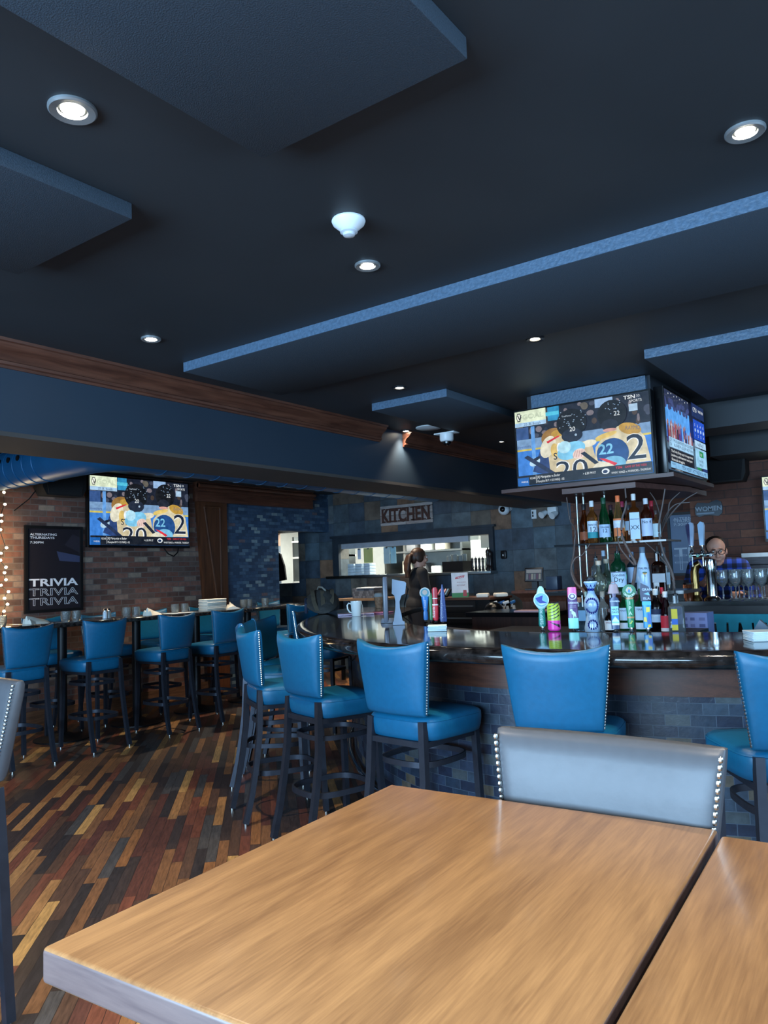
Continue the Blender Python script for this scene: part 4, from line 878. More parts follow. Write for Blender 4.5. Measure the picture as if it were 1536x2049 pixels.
bottle(sh(1326,5.04,Z2),0.27,0.034,'round',CLR,(60,70,80),(170,190,206),'clear bottle at the right end of the middle shelf',lz=(.12,.4),group=G2)
# front row, on the lower step
FYB = 4.3
bottle(sh(1153,FYB,Z0),0.19,0.036,'square',(120,170,206),(150,110,90),(120,180,230),'short blue-labelled tequila bottle with a cork, left of the white ceramic one','',lz=(.3,.62),group=G3)
bottle(sh(1166,4.44,Z0),0.22,0.02,'long',(150,170,180),(120,150,150),None,'narrow clear bottle with a pale stopper behind the blue-labelled one',group=G3)
# white ceramic tequila bottle
tq = thing('ceramic_bottle', 'white ceramic tequila bottle painted with dark blue leaves', 'bottle', sh(1177,4.24,Z0), bottle_facing(sh(1177,4.24,Z0)), G3)
M_cer = mat('white_ceramic', (170,206,240), 0.2, coat=0.5, var=0.02); M_cob = mat('cobalt_paint', (26,40,130), 0.25)
B().lathe([(1e-4,0),(.046,0),(.048,.02),(.034,.085),(.032,.095),(.042,.13),(.046,.15),(.04,.18),(.022,.215),(.017,.24),(1e-4,.24)],seg=24).build('bottle_body', M_cer, tq)
B().lathe([(.017,.22),(.019,.24),(.03,.262),(.04,.278),(.036,.285),(1e-4,.285)],seg=20).build('flared_collar', M_cer, tq)
cr = B()
for k in range(8):
    a = 2*PI*k/8; cr.add([(.0185*math.sin(a-.38),-.0185*math.cos(a-.38),.226),(.0185*math.sin(a+.38),-.0185*math.cos(a+.38),.226),(.0225*math.sin(a+.35),-.0225*math.cos(a+.35),.246),(.036*math.sin(a),-.036*math.cos(a),.272),(.0225*math.sin(a-.35),-.0225*math.cos(a-.35),.246)],[(0,1,2,3,4)])
cr.build('blue_collar_paint', M_cob, tq); B().ball((0,0,.297),.028,14,9,(1,1,.7)).build('stopper', mat('pewter_stopper',(60,66,74),.3,.8,scale=90,bump=.8), tq)
lf = B()
for k in range(18):
    tt = -1.0+2.0*k/17; a = .75*math.cos(tt*2.6); z = .148+.04*math.sin(tt*2.6)
    lf.ball((.047*math.sin(a),-.047*math.cos(a),z),.0045,6,4,(1,.5,1.5))
lf.build('upper_leaf_wreath', M_cob, tq); lf = B()
for k in range(14):
    tt = k/13*2*PI; a = .55*math.cos(tt); z = .042+.024*math.sin(tt); rr_ = .0475-.1*max(0,z-.02)*.9
    lf.ball((rr_*math.sin(a),-rr_*math.cos(a),z),.0045,6,4,(1,.5,1.5))
lf.build('lower_leaf_wreath', M_cob, tq)
bottle(sh(1199,4.26,Z0),0.225,0.033,'round',CLR,(120,120,112),None,'clear waisted bottle right of the ceramic one',group=G3)
bottle(sh(1211,4.22,Z0),0.13,0.03,'round',DKB,(60,40,40),(206,214,220),'small dark cream liqueur bottle low beside the cowbell tap','BAILEYS',wcol=(120,30,40),lz=(.1,.5),group=G3)
bottle(sh(1242,4.36,Z0),0.22,0.036,'round',GRN,(30,70,50),(170,206,232),'green vermouth bottle left of the green tap','MARTINI',wcol=(30,40,90),second=((190,212,230),.05,.2),lz=(.26,.58),group=G3)
bottle(sh(1277,4.34,Z0),0.235,0.042,'round',GRN,(30,70,50),(170,206,232),'green vermouth bottle right of the green tap','MARTINI',wcol=(30,40,90),second=((190,212,230),.05,.2),lz=(.26,.58),group=G3)
bottle(sh(1305,4.25,Z0),0.235,0.036,'round',(30,20,24),(190,206,214),(170,196,220),'dark bitter liqueur bottle lettered on a navy band','CAMPARI',wcol=WHT,second=((30,44,80),.42,.54),lz=(.24,.42),group=G3)
[o for o in COL.objects if o.get('label') == 'dark bitter liqueur bottle lettered on a navy band']
bottle(sh(1318,4.32,Z0),0.24,0.024,'long',(90,16,30),(170,30,50),None,'slim dark red bottle with a red cap',group=G3)
bottle(sh(1324,4.24,Z0),0.22,0.032,'slope',(60,14,22),(214,222,226),(190,40,60),'dark bottle with a white cap and slanting red label',lz=(.12,.42),second=((210,214,222),.04,.12),group=G3)
bottle(sh(1344,4.22,Z0),0.215,0.042,'square',(190,210,220),(206,176,90),(214,196,60),'clear square bottle with a yellow label, rightmost of the front row','',lz=(.08,.6),lw=.7,second=((60,110,200),.22,.36),group=G3,pour=True)
# coils of curly willow twigs around the shelf
M_twig = mat('brown_twig', (84,74,72), 0.5, var=0.2)
def twig(px, Y, r, label):
    P_ = [ony(a, b_, Y+dy) for a, b_, dy in px]; base = P_[-1]
    pts = smooth3(P_); o = B().tube([p-base for p in pts], [r*(0.35+0.65*i/len(pts)) for i in range(len(pts))], 7).build('willow_branch', M_twig, None, tuple(base)); tag(o, label, 'branch', 'bare branches around the bottle shelves'); return o
def smooth3(P, n=5):
    P = [2*P[0]-P[1]]+P+[2*P[-1]-P[-2]]; out = []
    for i in range(1, len(P)-2):
        for k in range(n):
            s = k/n; a, b_, c_, d = P[i-1:i+3]; out.append(0.5*((2*b_)+(c_-a)*s+(2*a-5*b_+4*c_-d)*s*s+(3*b_-a-3*c_+d)*s**3))
    out.append(P[-2]); return out
twig([(1133,995,0),(1140,1040,.05),(1150,1062,0),(1147,1110,0),(1143,1130,.02),(1146,1150,0),(1155,1170,-.1),(1170,1188,-.25),(1180,1240,-.35)],4.86,.011,'bare branch curving down left of the bottle shelves')
twig([(1180,1088,0),(1165,1110,0),(1150,1118,0),(1142,1140,0),(1150,1165,0),(1172,1190,-.1),(1178,1240,-.2)],4.72,.008,'thin side branch crossing below the left of the glass shelf')
twig([(1250,975,0),(1252,1010,0),(1244,1040,0),(1245,1075,0),(1262,1110,0),(1271,1130,0),(1268,1160,0),(1262,1190,0),(1268,1240,-.1)],4.72,.013,'thick bare branch before the middle of the shelves')
twig([(1234,1055,0),(1238,1090,0),(1250,1110,0),(1268,1130,0)],4.72,.007,'short twig forking off beside the orange capped bottle')
twig([(1330,978,0),(1325,1010,0),(1318,1050,0),(1320,1080,0),(1328,1110,0),(1345,1150,0),(1349,1200,0),(1345,1250,-.1)],4.9,.011,'bare branch hanging down right of the bottle shelves')
twig([(1290,1085,0),(1312,1105,0),(1330,1125,0),(1345,1150,0)],4.9,.007,'side twig joining the right branch below the glass shelf')
for k, pts in enumerate(([(1395,985,0),(1370,1000,0),(1345,1025,0),(1320,1060,0)],[(1380,1005,0),(1350,1010,0),(1330,1035,0),(1315,1080,0)],[(1300,985,0),(1312,1005,0),(1320,1040,0),(1318,1090,0)],[(1360,985,0),(1340,1005,0),(1335,1030,0),(1318,1075,0)],[(1285,1000,0),(1300,1020,0),(1312,1050,0),(1318,1090,0)])):
    twig(pts, 5.25, .008, ('upper right twig reaching toward the washroom wall','upper right twig passing over the pale poster','upright twig behind the red necked bottle','forked twig under the hanging shelf at the right','short twig behind the square whisky bottle')[k])

# ================================================================== TAP HANDLES
M_ferrule = M_chrome
def tap(px, Y, z, label, rz=None):
    l = sh(px, Y, z); t = thing('beer_tap', label, 'tap handle', l, bottle_facing(l) if rz is None else rz, 'beer tap handles'); B().lathe([(.011,0),(.013,.006),(.008,.012),(.008,.03),(1e-4,.03)],seg=12).build('ferrule', M_ferrule, t); return t
def slab(b, prof, d, cy=0.0, n=4):
    """profile [(z, half width)], rounded board of depth d"""
    rings = []
    for z, hw in prof: rings.append([(math.copysign(abs(math.cos(a))**.5,math.cos(a))*hw, math.copysign(abs(math.sin(a))**.5,math.sin(a))*d/2+cy, z) for a in [2*PI*k/20 for k in range(20)]])
    return b.loft(rings)
def board(t, prof, d, m, name='handle_board', cy=0.0): return slab(B(), prof, d, cy).build(name, m, t)
C = lambda rgb, r=0.3: mat('paint_%02x%02x%02x' % rgb, rgb, r, var=0.03)
def vword(t, word, size, y, z, rgb, step): 
    b = B()
    for i, ch in enumerate(word): vs, fs = text_geo(ch, size); b.add([(x,y,z-step*i+yy) for x,yy,_ in vs],fs)
    return b.build('lettering', C(rgb), t, smooth=0)
def disc(t, z, r, y, rgb, name='badge', th=.006): return B().cyl((0,y,z),(0,y-th,z),r,28).build(name, C(rgb), t)
TZ0 = 1.058; TY = 3.87
a = tap(1077,TY,TZ0,'teal tap handle with a round white badge showing blue sails')
board(a,[(.028,.016),(.04,.02),(.12,.017),(.125,.017)],.03,C((28,130,120)),'lower_handle'); board(a,[(.125,.018),(.14,.03),(.17,.034),(.2,.026),(.235,.015),(.245,.006)],.026,C((170,216,220)),'upper_handle'); disc(a,.172,.041,-.012,(206,226,240)); disc(a,.172,.036,-.0185,(120,180,214),'badge_ring',.001)
pc = Pic(); pc.poly([(-.03,.01),(.01,.024),(.004,-.002),(.03,-.016),(-.005,-.02),(-.022,-.006)],(34,48,150)); pc.poly([(-.02,-.02),(.0,-.028),(.026,-.022),(.01,-.018)],(206,226,240)); pc.build('sail_print', lambda k: C(k), a, (0,-.0198,.172)); 
vs, fs = text_geo('Sailor Ale',.026); B().add([(-y+.006,-.0165,.04+.045+x*.9) for x,y,_ in vs],fs).build('lettering', C((196,232,226)), a, smooth=0)
# beer can
cl = sh(1109,3.80,1.0702); cl = (onz(1109,1262,1.07).x, onz(1109,1262,1.07).y, 1.0702)
can = thing('beer_can', 'lime green beer can with dark curves and a pink base beside the teal tap', 'can', cl, bottle_facing(cl))
B().lathe([(1e-4,0),(.026,0),(.033,.008),(.033,.055),(1e-4,.055)],seg=28).build('lower_wrap', C((232,60,170)), can); B().lathe([(.0331,.0545),(.0331,.128),(.027,.143),(1e-4,.143)],seg=28).build('upper_wrap', C((178,206,70)), can); B().lathe([(.027,.143),(.0275,.147),(.024,.146),(1e-4,.144)],seg=24).build('lid', M_chrome, can)
cv = B()
for k in range(5):
    z0 = .062+.016*k; rings = []
    for i in range(9): u_ = i/8; an = -.9+1.9*u_; rr_ = .0336; z = z0+.022*u_*u_+.002*k*u_; hh = .0012+.0022*u_; rings.append([(rr_*math.sin(an),-rr_*math.cos(an),z-hh),(rr_*math.sin(an),-rr_*math.cos(an),z+hh)])
    cv.loft(rings,closed=False,cap=False)
rings = []
for i in range(9): u_ = i/8; an = -.7+1.7*u_; rr_ = .0336; z = .047-.028*u_; hh = .001+.012*u_; rings.append([(rr_*math.sin(an),-rr_*math.cos(an),z-hh*.3),(rr_*math.sin(an),-rr_*math.cos(an),z+hh)])
cv.loft(rings,closed=False,cap=False); cv.build('curve_print', C((30,34,36)), can)
a = tap(1139,TY,TZ0,'tall pink and purple tap handle with a white goat')
board(a,[(.02,.026),(.022,.027),(.075,.027),(.0751,.026)],.03,C((150,226,216)),'mint_base'); board(a,[(.0752,.027),(.185,.0245),(.1851,.024)],.03,C((92,72,120)),'purple_body'); board(a,[(.1852,.0245),(.232,.023),(.236,.02)],.03,C((240,120,180)),'pink_top')
pc = Pic(); pc.ell(0,.188,.021,.018,(226,220,232)); pc.ell(0,.188,.016,.0135,(92,72,120)); pc.ell(0,.19,.009,.008,(226,220,232)); pc.text('ÜRBOCK',-.021,.15,.0125,(226,226,236),bold=.0003); pc.text('DARK LAGER',-.014,.137,.0052,(214,206,226)); pc.text('AGED 60 DAYS',-.015,.13,.0048,(214,206,226))
pc.poly([(-.016,.112),(-.013,.122),(-.004,.122),(.0,.113),(-.006,.116),(-.009,.112)],(206,232,232)); pc.poly([(-.008,.116),(.0,.112),(.012,.104),(.016,.08),(.012,.076),(.009,.09),(.004,.076),(0,.076),(-.001,.092),(-.008,.098)],(206,232,232)); pc.build('goat_print', lambda k: C(k), a, (0,-.0172,0))
a = tap(1222,TY,TZ0,'blue-gray tap handle topped by a pink-gray cowbell')
board(a,[(.02,.02),(.022,.02),(.165,.024),(.175,.022),(.182,.012)],.028,C((66,86,120)),'handle_board'); board(a,[(.182,.009),(.2,.012),(.207,.012)],.02,C((110,100,130)),'bell_clapper'); board(a,[(.2,.029),(.204,.029),(.243,.02),(.247,.017)],.034,C((176,150,156),.4),'cowbell'); B().tube([(-.01,0,.246),(-.009,0,.256),(.009,0,.256),(.01,0,.246)],.003,6).build('bell_loop', C((150,130,140)), a)
pc = Pic(); pc.text('COWBELL',-.021,.157,.0105,(226,236,244),bold=.0002); pc.rect(-.017,.05,.019,.135,(150,216,222)); pc.text('HAZY',-.014,.115,.0135,(40,60,70),bold=.0003); pc.text('DAYS',-.014,.1,.0135,(40,60,70),bold=.0003); pc.poly([(-.017,.058),(0,.08),(.019,.058)],(226,240,244)); pc.poly([(-.017,.09),(.019,.09),(.019,.062),(0,.086),(-.017,.062)],(60,130,190)); pc.rect(-.017,.04,.019,.05,(236,222,206)); pc.build('sticker_print', lambda k: C(k), a, (0,-.0162,0))
a = tap(1253,TY,TZ0,'green tap handle lettered IPA under a round flame badge')
board(a,[(.028,.014),(.03,.016),(.075,.0165),(.0751,.016)],.03,C((26,130,84)),'lower_handle'); board(a,[(.0752,.0175),(.083,.0185),(.0831,.018)],.034,C((190,140,90)),'copper_band'); board(a,[(.0832,.0165),(.165,.022),(.17,.02)],.034,C((26,130,84)),'upper_handle'); board(a,[(.17,.018),(.18,.021),(.1801,.018)],.03,C((190,150,110)),'copper_neck'); disc(a,.212,.033,.008,(26,120,76),'badge',.02); 
pc = Pic(); pc.ell(0,.216,.017,.017,(226,226,220),6); pc.ell(0,.216,.0155,.0155,(150,190,226)); pc.poly([(-.011,.211),(-.013,.221),(-.007,.219),(-.003,.234),(.002,.222),(.007,.23),(.012,.216),(.009,.207)],(236,176,110)); pc.ell(0,.212,.006,.009,(60,130,206)); pc.build('flame_print', lambda k: C(k), a, (0,-.0125,0))
cb2 = B()
for i, ch in enumerate('CREEMORE'):
    an = -2.35+ (i/7)*(2.35*2-0)*1.0; an = PI+ (1.05-2.1*i/7); vs, fs = text_geo(ch,.0135,0,.0002); r_ = .0305
    ph = an-PI; cb2.add([( (x*math.cos(-ph)-(y)*math.sin(-ph))*1.0 + r_*math.sin(an)*1.0*1, -.0132, .212 + (x*math.sin(-ph)+y*math.cos(-ph)) + r_*math.cos(an)) for x,y,_ in vs],fs)
cb2.build('badge_lettering', C((232,240,236)), a, smooth=0)
vword(a,'IPA',.026,-.0192,.143,(220,240,230),.026); pc = Pic(); pc.poly([(-.009,.05),(.0,.046),(.009,.06),(.004,.066),(.001,.056)],(200,206,90)); pc.build('leaf_print', lambda k: C(k), a, (0,-.0165,0))
a = tap(1286,TY,TZ0,'blue and yellow faceted tap handle with navy corners on top')
board(a,[(.028,.02),(.03,.021),(.1,.019),(.15,.022),(.16,.021)],.03,C((50,150,206)),'handle_board'); B().prism([(-.026,.16),(.024,.165),(.018,.2),(.024,.215),(.012,.232),(-.022,.25),(-.028,.21)],-.016,.012,'XZ').build('navy_top', C((34,44,78)), a)
pc = Pic(); pc.text('GRAN',-.017,.212,.017,(190,206,232),bold=.0003); pc.text('ISLA',-.014,.168,.017,(190,206,232),bold=.0003); pc.poly([(-.012,.196),(.018,.188),(.012,.204)],(120,180,220)); pc.rect(-.02,.14,.021,.158,(70,180,220)); pc.poly([(-.004,.105),(.014,.108),(.014,.132),(-.004,.13)],(232,206,60)); pc.poly([(-.018,.06),(-.002,.058),(-.004,.08),(-.016,.082)],(236,206,90)); pc.poly([(.002,.05),(.018,.048),(.016,.1),(.004,.1)],(30,90,170)); pc.poly([(.0,.03),(.016,.034),(.014,.046),(.002,.044)],(236,200,60)); pc.build('facet_print', lambda k: C(k), a, (0,-.0185,0))
# left group of taps, further round the bar
p0 = onz(866,1248,1.058); TL = p0.y+0.02
a = tap(846,TL+.04,TZ0,'bright blue tap handle with a round white badge, left group')
board(a,[(.02,.012),(.03,.017),(.075,.016),(.08,.012)],.03,C((40,120,200)),'lower_handle'); board(a,[(.08,.012),(.086,.012),(.09,.016),(.175,.026),(.18,.022)],.034,C((40,130,216)),'upper_handle'); disc(a,.205,.036,.01,(206,222,230),'badge',.022); disc(a,.205,.028,-.013,(90,170,196),'badge_ring',.0012); disc(a,.208,.017,-.0145,(200,200,196),'badge_centre',.001)
vs, fs = text_geo('Coastal',.02); B().add([(-y+.005,-.0178,.128+x*.9) for x,y,_ in vs],fs).build('lettering', C((210,230,244)), a, smooth=0)
a = tap(866,TL,TZ0,'red tap handle with white bands, left group')
board(a,[(.02,.012),(.03,.02),(.12,.021),(.121,.02)],.032,C((200,34,50)),'lower_handle'); board(a,[(.121,.021),(.128,.021),(.129,.02)],.034,C((226,226,230)),'white_band'); board(a,[(.129,.017),(.225,.02),(.24,.012)],.034,C((170,28,44)),'upper_handle'); board(a,[(.165,.0185),(.17,.0188),(.1701,.018)],.037,C((214,220,226)),'silver_band')
vs, fs = text_geo('Rickards',.022); B().add([(-y-.006,-.0172,.075+x*.9) for x,y,_ in vs],fs).build('lettering', C((236,236,236)), a, smooth=0)
a = tap(881,TL-.02,TZ0,'pointed dark blue paddle tap handle speckled white, left group')
board(a,[(.015,.022),(.03,.024),(.1,.02),(.2,.014),(.26,.003)],.02,C((36,60,120)),'paddle'); sp2 = B()
rnd = random.Random(9)
for k in range(34): z = rnd.uniform(.03,.16); sp2.ball((rnd.uniform(-.018,.018)*(1-(z-.03)),-.0105,z),rnd.uniform(.0008,.0018),6,4)
sp2.build('speckle_print', C((200,220,240)), a)
a = tap(857,TL+.06,TZ0,'slim green tap handle behind the red one, left group'); board(a,[(.02,.01),(.03,.012),(.18,.012),(.2,.008)],.02,C((60,140,90)),'handle_board')

# ================================================================== ON THE BAR TOP
BZ = 1.0702
def onbar(px, py): p = onz(px, py, 1.07); return (p.x, p.y, BZ)
l = onbar(713,1233); mg = thing('mug', 'tall pale blue-white mug with a tea bag string on the bar', 'mug', l, math.radians(40))
M_mug = mat('mug_glaze', (206,220,224), 0.15, coat=0.4, var=0.02)
B().lathe([(1e-4,0),(.036,0),(.038,.004),(.046,.122),(.0435,.122),(.035,.006),(1e-4,.006)],seg=28).build('mug_body', M_mug, mg)
B().tube([(-.042,0,.1),(-.06,0,.106),(-.072,0,.09),(-.07,0,.06),(-.055,0,.035),(-.038,0,.028)],.006,8,up=(0,1,0)).build('handle', M_mug, mg)
B().tube([(.04,-.02,.122),(.05,-.022,.08),(.052,-.025,.03),(.056,-.03,.002)],.0012,5).build('tea_string', M_linen, mg); B().box((.06,-.035,.0015),(.03,.022,.002)).build('tea_tag', M_linen, mg)
l = onbar(700,1233); o = B().box((0,0,.006),(.30,.22,.012),None,.003).build('magazine', mat('magazine_cover',(190,176,206),.35,var=.2,scale=14), None, (l[0]-.1,l[1]+.2,BZ)); o.rotation_euler = (0,0,.7); tag(o,'pale mauve magazine lying behind the mug','magazine')
o = B().box((0,0,.004),(.2,.24,.008),None,.002).build('notebook', mat('pink_cover',(206,130,170),.4,var=.15), None, (l[0]-.02,l[1]+.42,BZ)); o.rotation_euler = (0,0,.35); tag(o,'pink notebook partly behind the mug','notebook')
l = (-4.5,6.05,BZ); ic_ = thing('iced_coffee', 'plastic cup of iced coffee with a domed lid', 'cup', l)
B().lathe([(1e-4,0),(.033,0),(.046,.11),(1e-4,.11)],seg=24).build('cup', mat('coffee_milk',(150,118,96),.15,var=.35,scale=40), ic_); B().lathe([(.047,.11),(.05,.113),(.048,.125),(.036,.145),(.02,.15),(1e-4,.15)],seg=24).build('dome_lid', mat('clear_lid',(196,206,210),.08,trans=.5), ic_)
def stack(name, lab1, cat, loc, n, d, rgb, grp, rz):
    m = mat('paper_%02x%02x%02x' % rgb, rgb, .8, var=.03, scale=60)
    for k in range(n):
        o = B().box((0,0,0),(d,d,.0036),None,.001,1).build(name, m, None, (loc[0]+random.uniform(-.0015,.0015),loc[1]+random.uniform(-.0015,.0015),BZ+.0019+k*.0039)); o.rotation_euler = (0,0,rz+random.uniform(-.04,.04)); tag(o,lab1,cat,grp)
stack('beverage_napkin','square white paper napkin in the stack before the left tap handles','napkin',onbar(875,1262),8,.105,(196,220,226),'paper napkins before the left taps',.55)
stack('beverage_napkin','square white paper napkin in the stack at the right edge of the bar','napkin',onbar(1528,1281),10,.125,(190,210,220),'paper napkins at the right of the bar',.5)
# order terminal seen from the side
l = onbar(797,1250); te = thing('order_terminal', 'upright order terminal on a curved silver stand, seen from the side', 'terminal', l, math.radians(35)); te.scale = (.9,.9,.88)
M_silv = mat('silver_plastic', (128,142,160), .3, .3, var=.03)
B().prism([(-.04,0),(.045,0),(.045,.022),(.03,.03),(.024,.075),(.014,.12),(.014,.17),(.03,.215),(.056,.226),(.066,.3),(.06,.312),(-.034,.335),(-.04,.23),(-.022,.215),(-.016,.17),(-.018,.12),(-.026,.075),(-.032,.03),(-.04,.022)],-.03,.05,'XZ').build('stand', M_silv, te)
B().box((-.085,.0,.19),(.03,.3,.33),None,.008).build('screen_housing', mat('terminal_gray',(88,94,108),.35), te); B().box((-.102,0,.2),(.004,.26,.26)).build('screen_glass', M_tvb, te)
B().tube([(.05,.03,.3),(.08,.04,.26),(.05,.05,.15),(.04,.05,.05),(.1,.06,.004)],.005,6).build('cable', M_black, te)
pk = B().lathe([(1e-4,0),(.05,0),(.05,.008),(.042,.03),(1e-4,.032)],seg=24).build('card_reader', mat('reader_gray',(112,124,140),.35), None, (onbar(776,1246)[0],onbar(776,1246)[1],BZ)); tag(pk,'round gray card reader dock at the foot of the order terminal','card reader')
# backpack on the bar's far left corner
M_bag = mat('backpack_cloth', (58,60,60), .75, var=.25, scale=30, bump=.3); M_bag2 = mat('backpack_strap', (92,86,74), .7, var=.2)
l = (-4.62,5.35,BZ); bp_ = thing('backpack', 'black and olive backpack slumped on the far left of the bar', 'backpack', l, math.radians(-48))
b = B(); rings = []
for i, (x, hh, ww) in enumerate(((-.27,.05,.05),(-.25,.11,.1),(-.2,.17,.13),(-.12,.21,.15),(0,.2,.16),(.1,.16,.15),(.2,.1,.13),(.27,.06,.1),(.31,.025,.05))):
    ring = []
    for k in range(18): an = 2*PI*k/18; wob = 1+.06*math.sin(3*an+i); ring.append((x+.02*math.sin(an*2),math.cos(an)*ww*wob,hh/2+math.sin(an)*hh/2*wob*.98+.004))
    rings.append(ring)
b.loft(rings).build('bag_body', M_bag, bp_, smooth=70)
for k, yy in enumerate((-.09,.0,.09)): B().tube([(-.25,yy*.8,.1),(-.12,yy,.208),(.02,yy,.197),(.2,yy*.9,.108),(.29,yy*.6,.03)],.006,6,sec=[(-3,-.4),(3,-.4),(3,.4),(-3,.4)]).build('strap', M_bag2, bp_)
B().tube([(-.12,-.04,.21),(-.06,-.03,.235),(.03,.0,.23),(.06,.03,.2)],.008,8).build('top_handle', mat('gray_webbing',(130,132,126),.6), bp_)
for x, y, z in ((-.2,-.1,.12),(.02,-.135,.1),(-.18,-.11,.05)): B().box((x,y,z),(.03,.012,.035),None,.004).build('buckle', mat('pale_buckle',(170,176,180),.4), bp_)
B().box((.06,-.15,.07),(.14,.03,.1),rotm(0,.4,0),.01).build('front_pocket', mat('navy_pocket',(38,48,70),.7,var=.2), bp_)
hk = B().tube([(0,0,0),(0,-.01,-.03),(.0,-.03,-.045),(0,-.05,-.035),(0,-.05,-.02)],.004,6); 
j = min(range(len(oc)), key=lambda i: abs(oc[i][0]+2.75)); ho = hk.build('bag_hook', M_black, None, (oc[j][0]-on[j].x*.19, oc[j][1]-on[j].y*.19, .975)); ho.rotation_euler = (0,0,-.3); tag(ho,'small black bag hook under the bar edge','hook')

# ================================================================== BEHIND THE BAR
ld = thing('rear_counter', 'black rear bar counter carrying rows of glasses', 'counter', (-.9,6.1,0))
B().b2((-.95,-.3,1.09),(2.0,.35,1.12)).build('counter_top', mat('black_counter',(16,17,20),.15), ld); B().b2((-.95,-.26,1.03),(2.0,.3,1.09)).build('apron', M_dark, ld); B().b2((-.75,.05,0),(2.0,.3,1.03)).build('carcass', M_dark, ld); B().b2((-.72,-.12,.95),(-.25,.0,1.07)).build('steel_rail', M_steel, ld)
M_teal = mat('teal_paper', (40,150,170), .7, var=.12)
fg = thing('paper_fringe', 'torn teal paper fringe hanging under the rear counter', 'fringe', (-.95,5.82,1.0))
B().b2((-.42,-.004,-.03),(.9,0.004,.03)).build('top_band', M_teal, fg)
rnd = random.Random(4)
for k in range(15):
    x = -.36+k*.082; w_ = .034; ln = rnd.choice([.3,.26,.34,.2,.3]); sk = rnd.uniform(-.02,.05)
    B().prism([(x-w_,-.028),(x+w_,-.028),(x+w_*.7+sk,-ln*.8),(x+sk+rnd.uniform(-.01,.02),-ln),(x-w_*.8+sk,-ln*.75)],-.003+.002*(k%2),.001+.002*(k%2),'XZ').build('fringe_strip', M_teal, fg)
bx = B().b2((-.1,-.08,0),(.12,.08,.15)); o = bx.build('menu_holder', mat('lavender_card',(120,136,190),.5,var=.1,scale=8), None, (-1.27,4.85,.952)); tag(o,'lavender printed carton standing right of the yellow labelled bottle','carton')
pcl = Pic()
for a in range(4):
    for b_ in range(3): pcl.rect(-.085+a*.05,.03+b_*.038,-.06+a*.05+.008*(a%2),.048+b_*.038,((70,80,130),(90,100,150))[(a+b_)%2])
pcl.build('carton_print', pm, o, (0.01,-.081,0))
gr = thing('steel_frame', 'steel ice-well side panel right of the lavender carton', 'panel', (-.98,4.85,0)); B().prism([(-.1,0),(.06,0),(.16,1.0),(.1,1.06),(0,.9)],-.02,.02,'XZ').build('side_panel', mat('dull_steel',(70,80,90),.3,.7), gr)
# draft arch tower at the rear
tl_ = (ony(1392,1190,6.0).x,6.0,1.1205); aw = thing('draft_tower', 'brass and chrome arched draft tower on the rear counter', 'draft tower', tl_)
M_brass = mat('aged_brass', (150,122,76), .25, 1.0, var=.12)
B().lathe([(1e-4,0),(.045,0),(.04,.02),(.032,.03),(.03,.04)],seg=24).build('brass_foot', M_brass, aw)
B().tube([(0,0,.03),(-.002,0,.15),(.0,0,.21),(.015,0,.255),(.045,0,.27)],.03,16,up=(0,1,0)).build('brass_column', M_brass, aw)
B().lathe([(1e-4,0),(.06,0),(.055,.015),(.036,.03),(.034,.2),(.045,.26),(.04,.3),(1e-4,.31)],(.115,0,0),24).build('chrome_column', M_chrome, aw)
B().cyl((-.02,-.03,.335),(.15,-.03,.335),.014,12).build('faucet_bar', M_chrome, aw)
for x in (.0,.05,.1,.14): B().cyl((x,-.03,.335),(x,-.08,.33),.012,10).build('faucet', M_chrome, aw)
B().cyl((.0,-.035,.25),(.0,-.035,.345),.006,8).build('spout', M_chrome, aw); B().cyl((.075,-.035,.25),(.075,-.035,.345),.006,8).build('spout', M_chrome, aw)
def rear_handle(x, m1, m2, label, face):
    t = thing('beer_tap', label, 'tap handle', (tl_[0]+x,5.97,1.1205+.35), 0, None); B().lathe([(.012,0),(.016,.01),(.008,.03),(.009,.058)],seg=12).build('ferrule', M_chrome, t)
    B().prism([(-.014,.055),(.012,.055),(.024,.2),(.018,.225),(-.0,.232),(-.02,.21)],-.016,.02,'XZ').build('handle_body', m1, t)
    if face: B().prism([(-.016,.06),(-.004,.06),(-.002,.215),(-.012,.226),(-.03,.205)],-.021,-.014,'XZ').build('handle_face', m2, t)
    return t
rear_handle(.0,C((176,200,232)),C((26,34,92)),'dark blue faced white tap handle on the rear draft tower',True)
rear_handle(.075,C((170,206,240)),None,'plain white tap handle on the rear draft tower',False)
# glasses on the rear counter
wg = B().lathe([(1e-4,0),(.034,0),(.032,.004),(.006,.01),(.004,.09),(.012,.1),(.036,.13),(.042,.16),(.034,.22),(.0325,.22),(.04,.16),(.034,.132),(.008,.104),(1e-4,.104)],seg=18).mesh('wine_glass',60)
k = 0
for r_, y in enumerate((5.9,6.02,6.14)):
    for c_ in range(6):
        o = obj('wine_glass', wg, M_glass, None, (-1.3+c_*.085+.03*r_, y, 1.1205)); tag(o,'stemmed wine glass in the block on the rear counter, right of the draft tower','glass','wine glasses on the rear counter')
tm = tumbler('stacked_tumbler', .085, .034, .04)
for r_, y in enumerate((5.88,5.98,6.08)):
    for c_ in range(5): o = obj('rocks_glass', tm, M_glass, None, (-.86+c_*.088, y, 1.1205) if not (r_ > 0 and c_ == 0) else (-.4+.088*r_,y,1.1205)); tag(o,'low tumbler in the row at the right end of the rear counter','glass','tumblers on the rear counter')
o = B().b2((-.09,-.07,0),(.09,.07,.15)).build('straw_caddy', M_black, None, (-1.68,6.05,1.1205)); tag(o,'black bar caddy left of the draft tower','caddy')
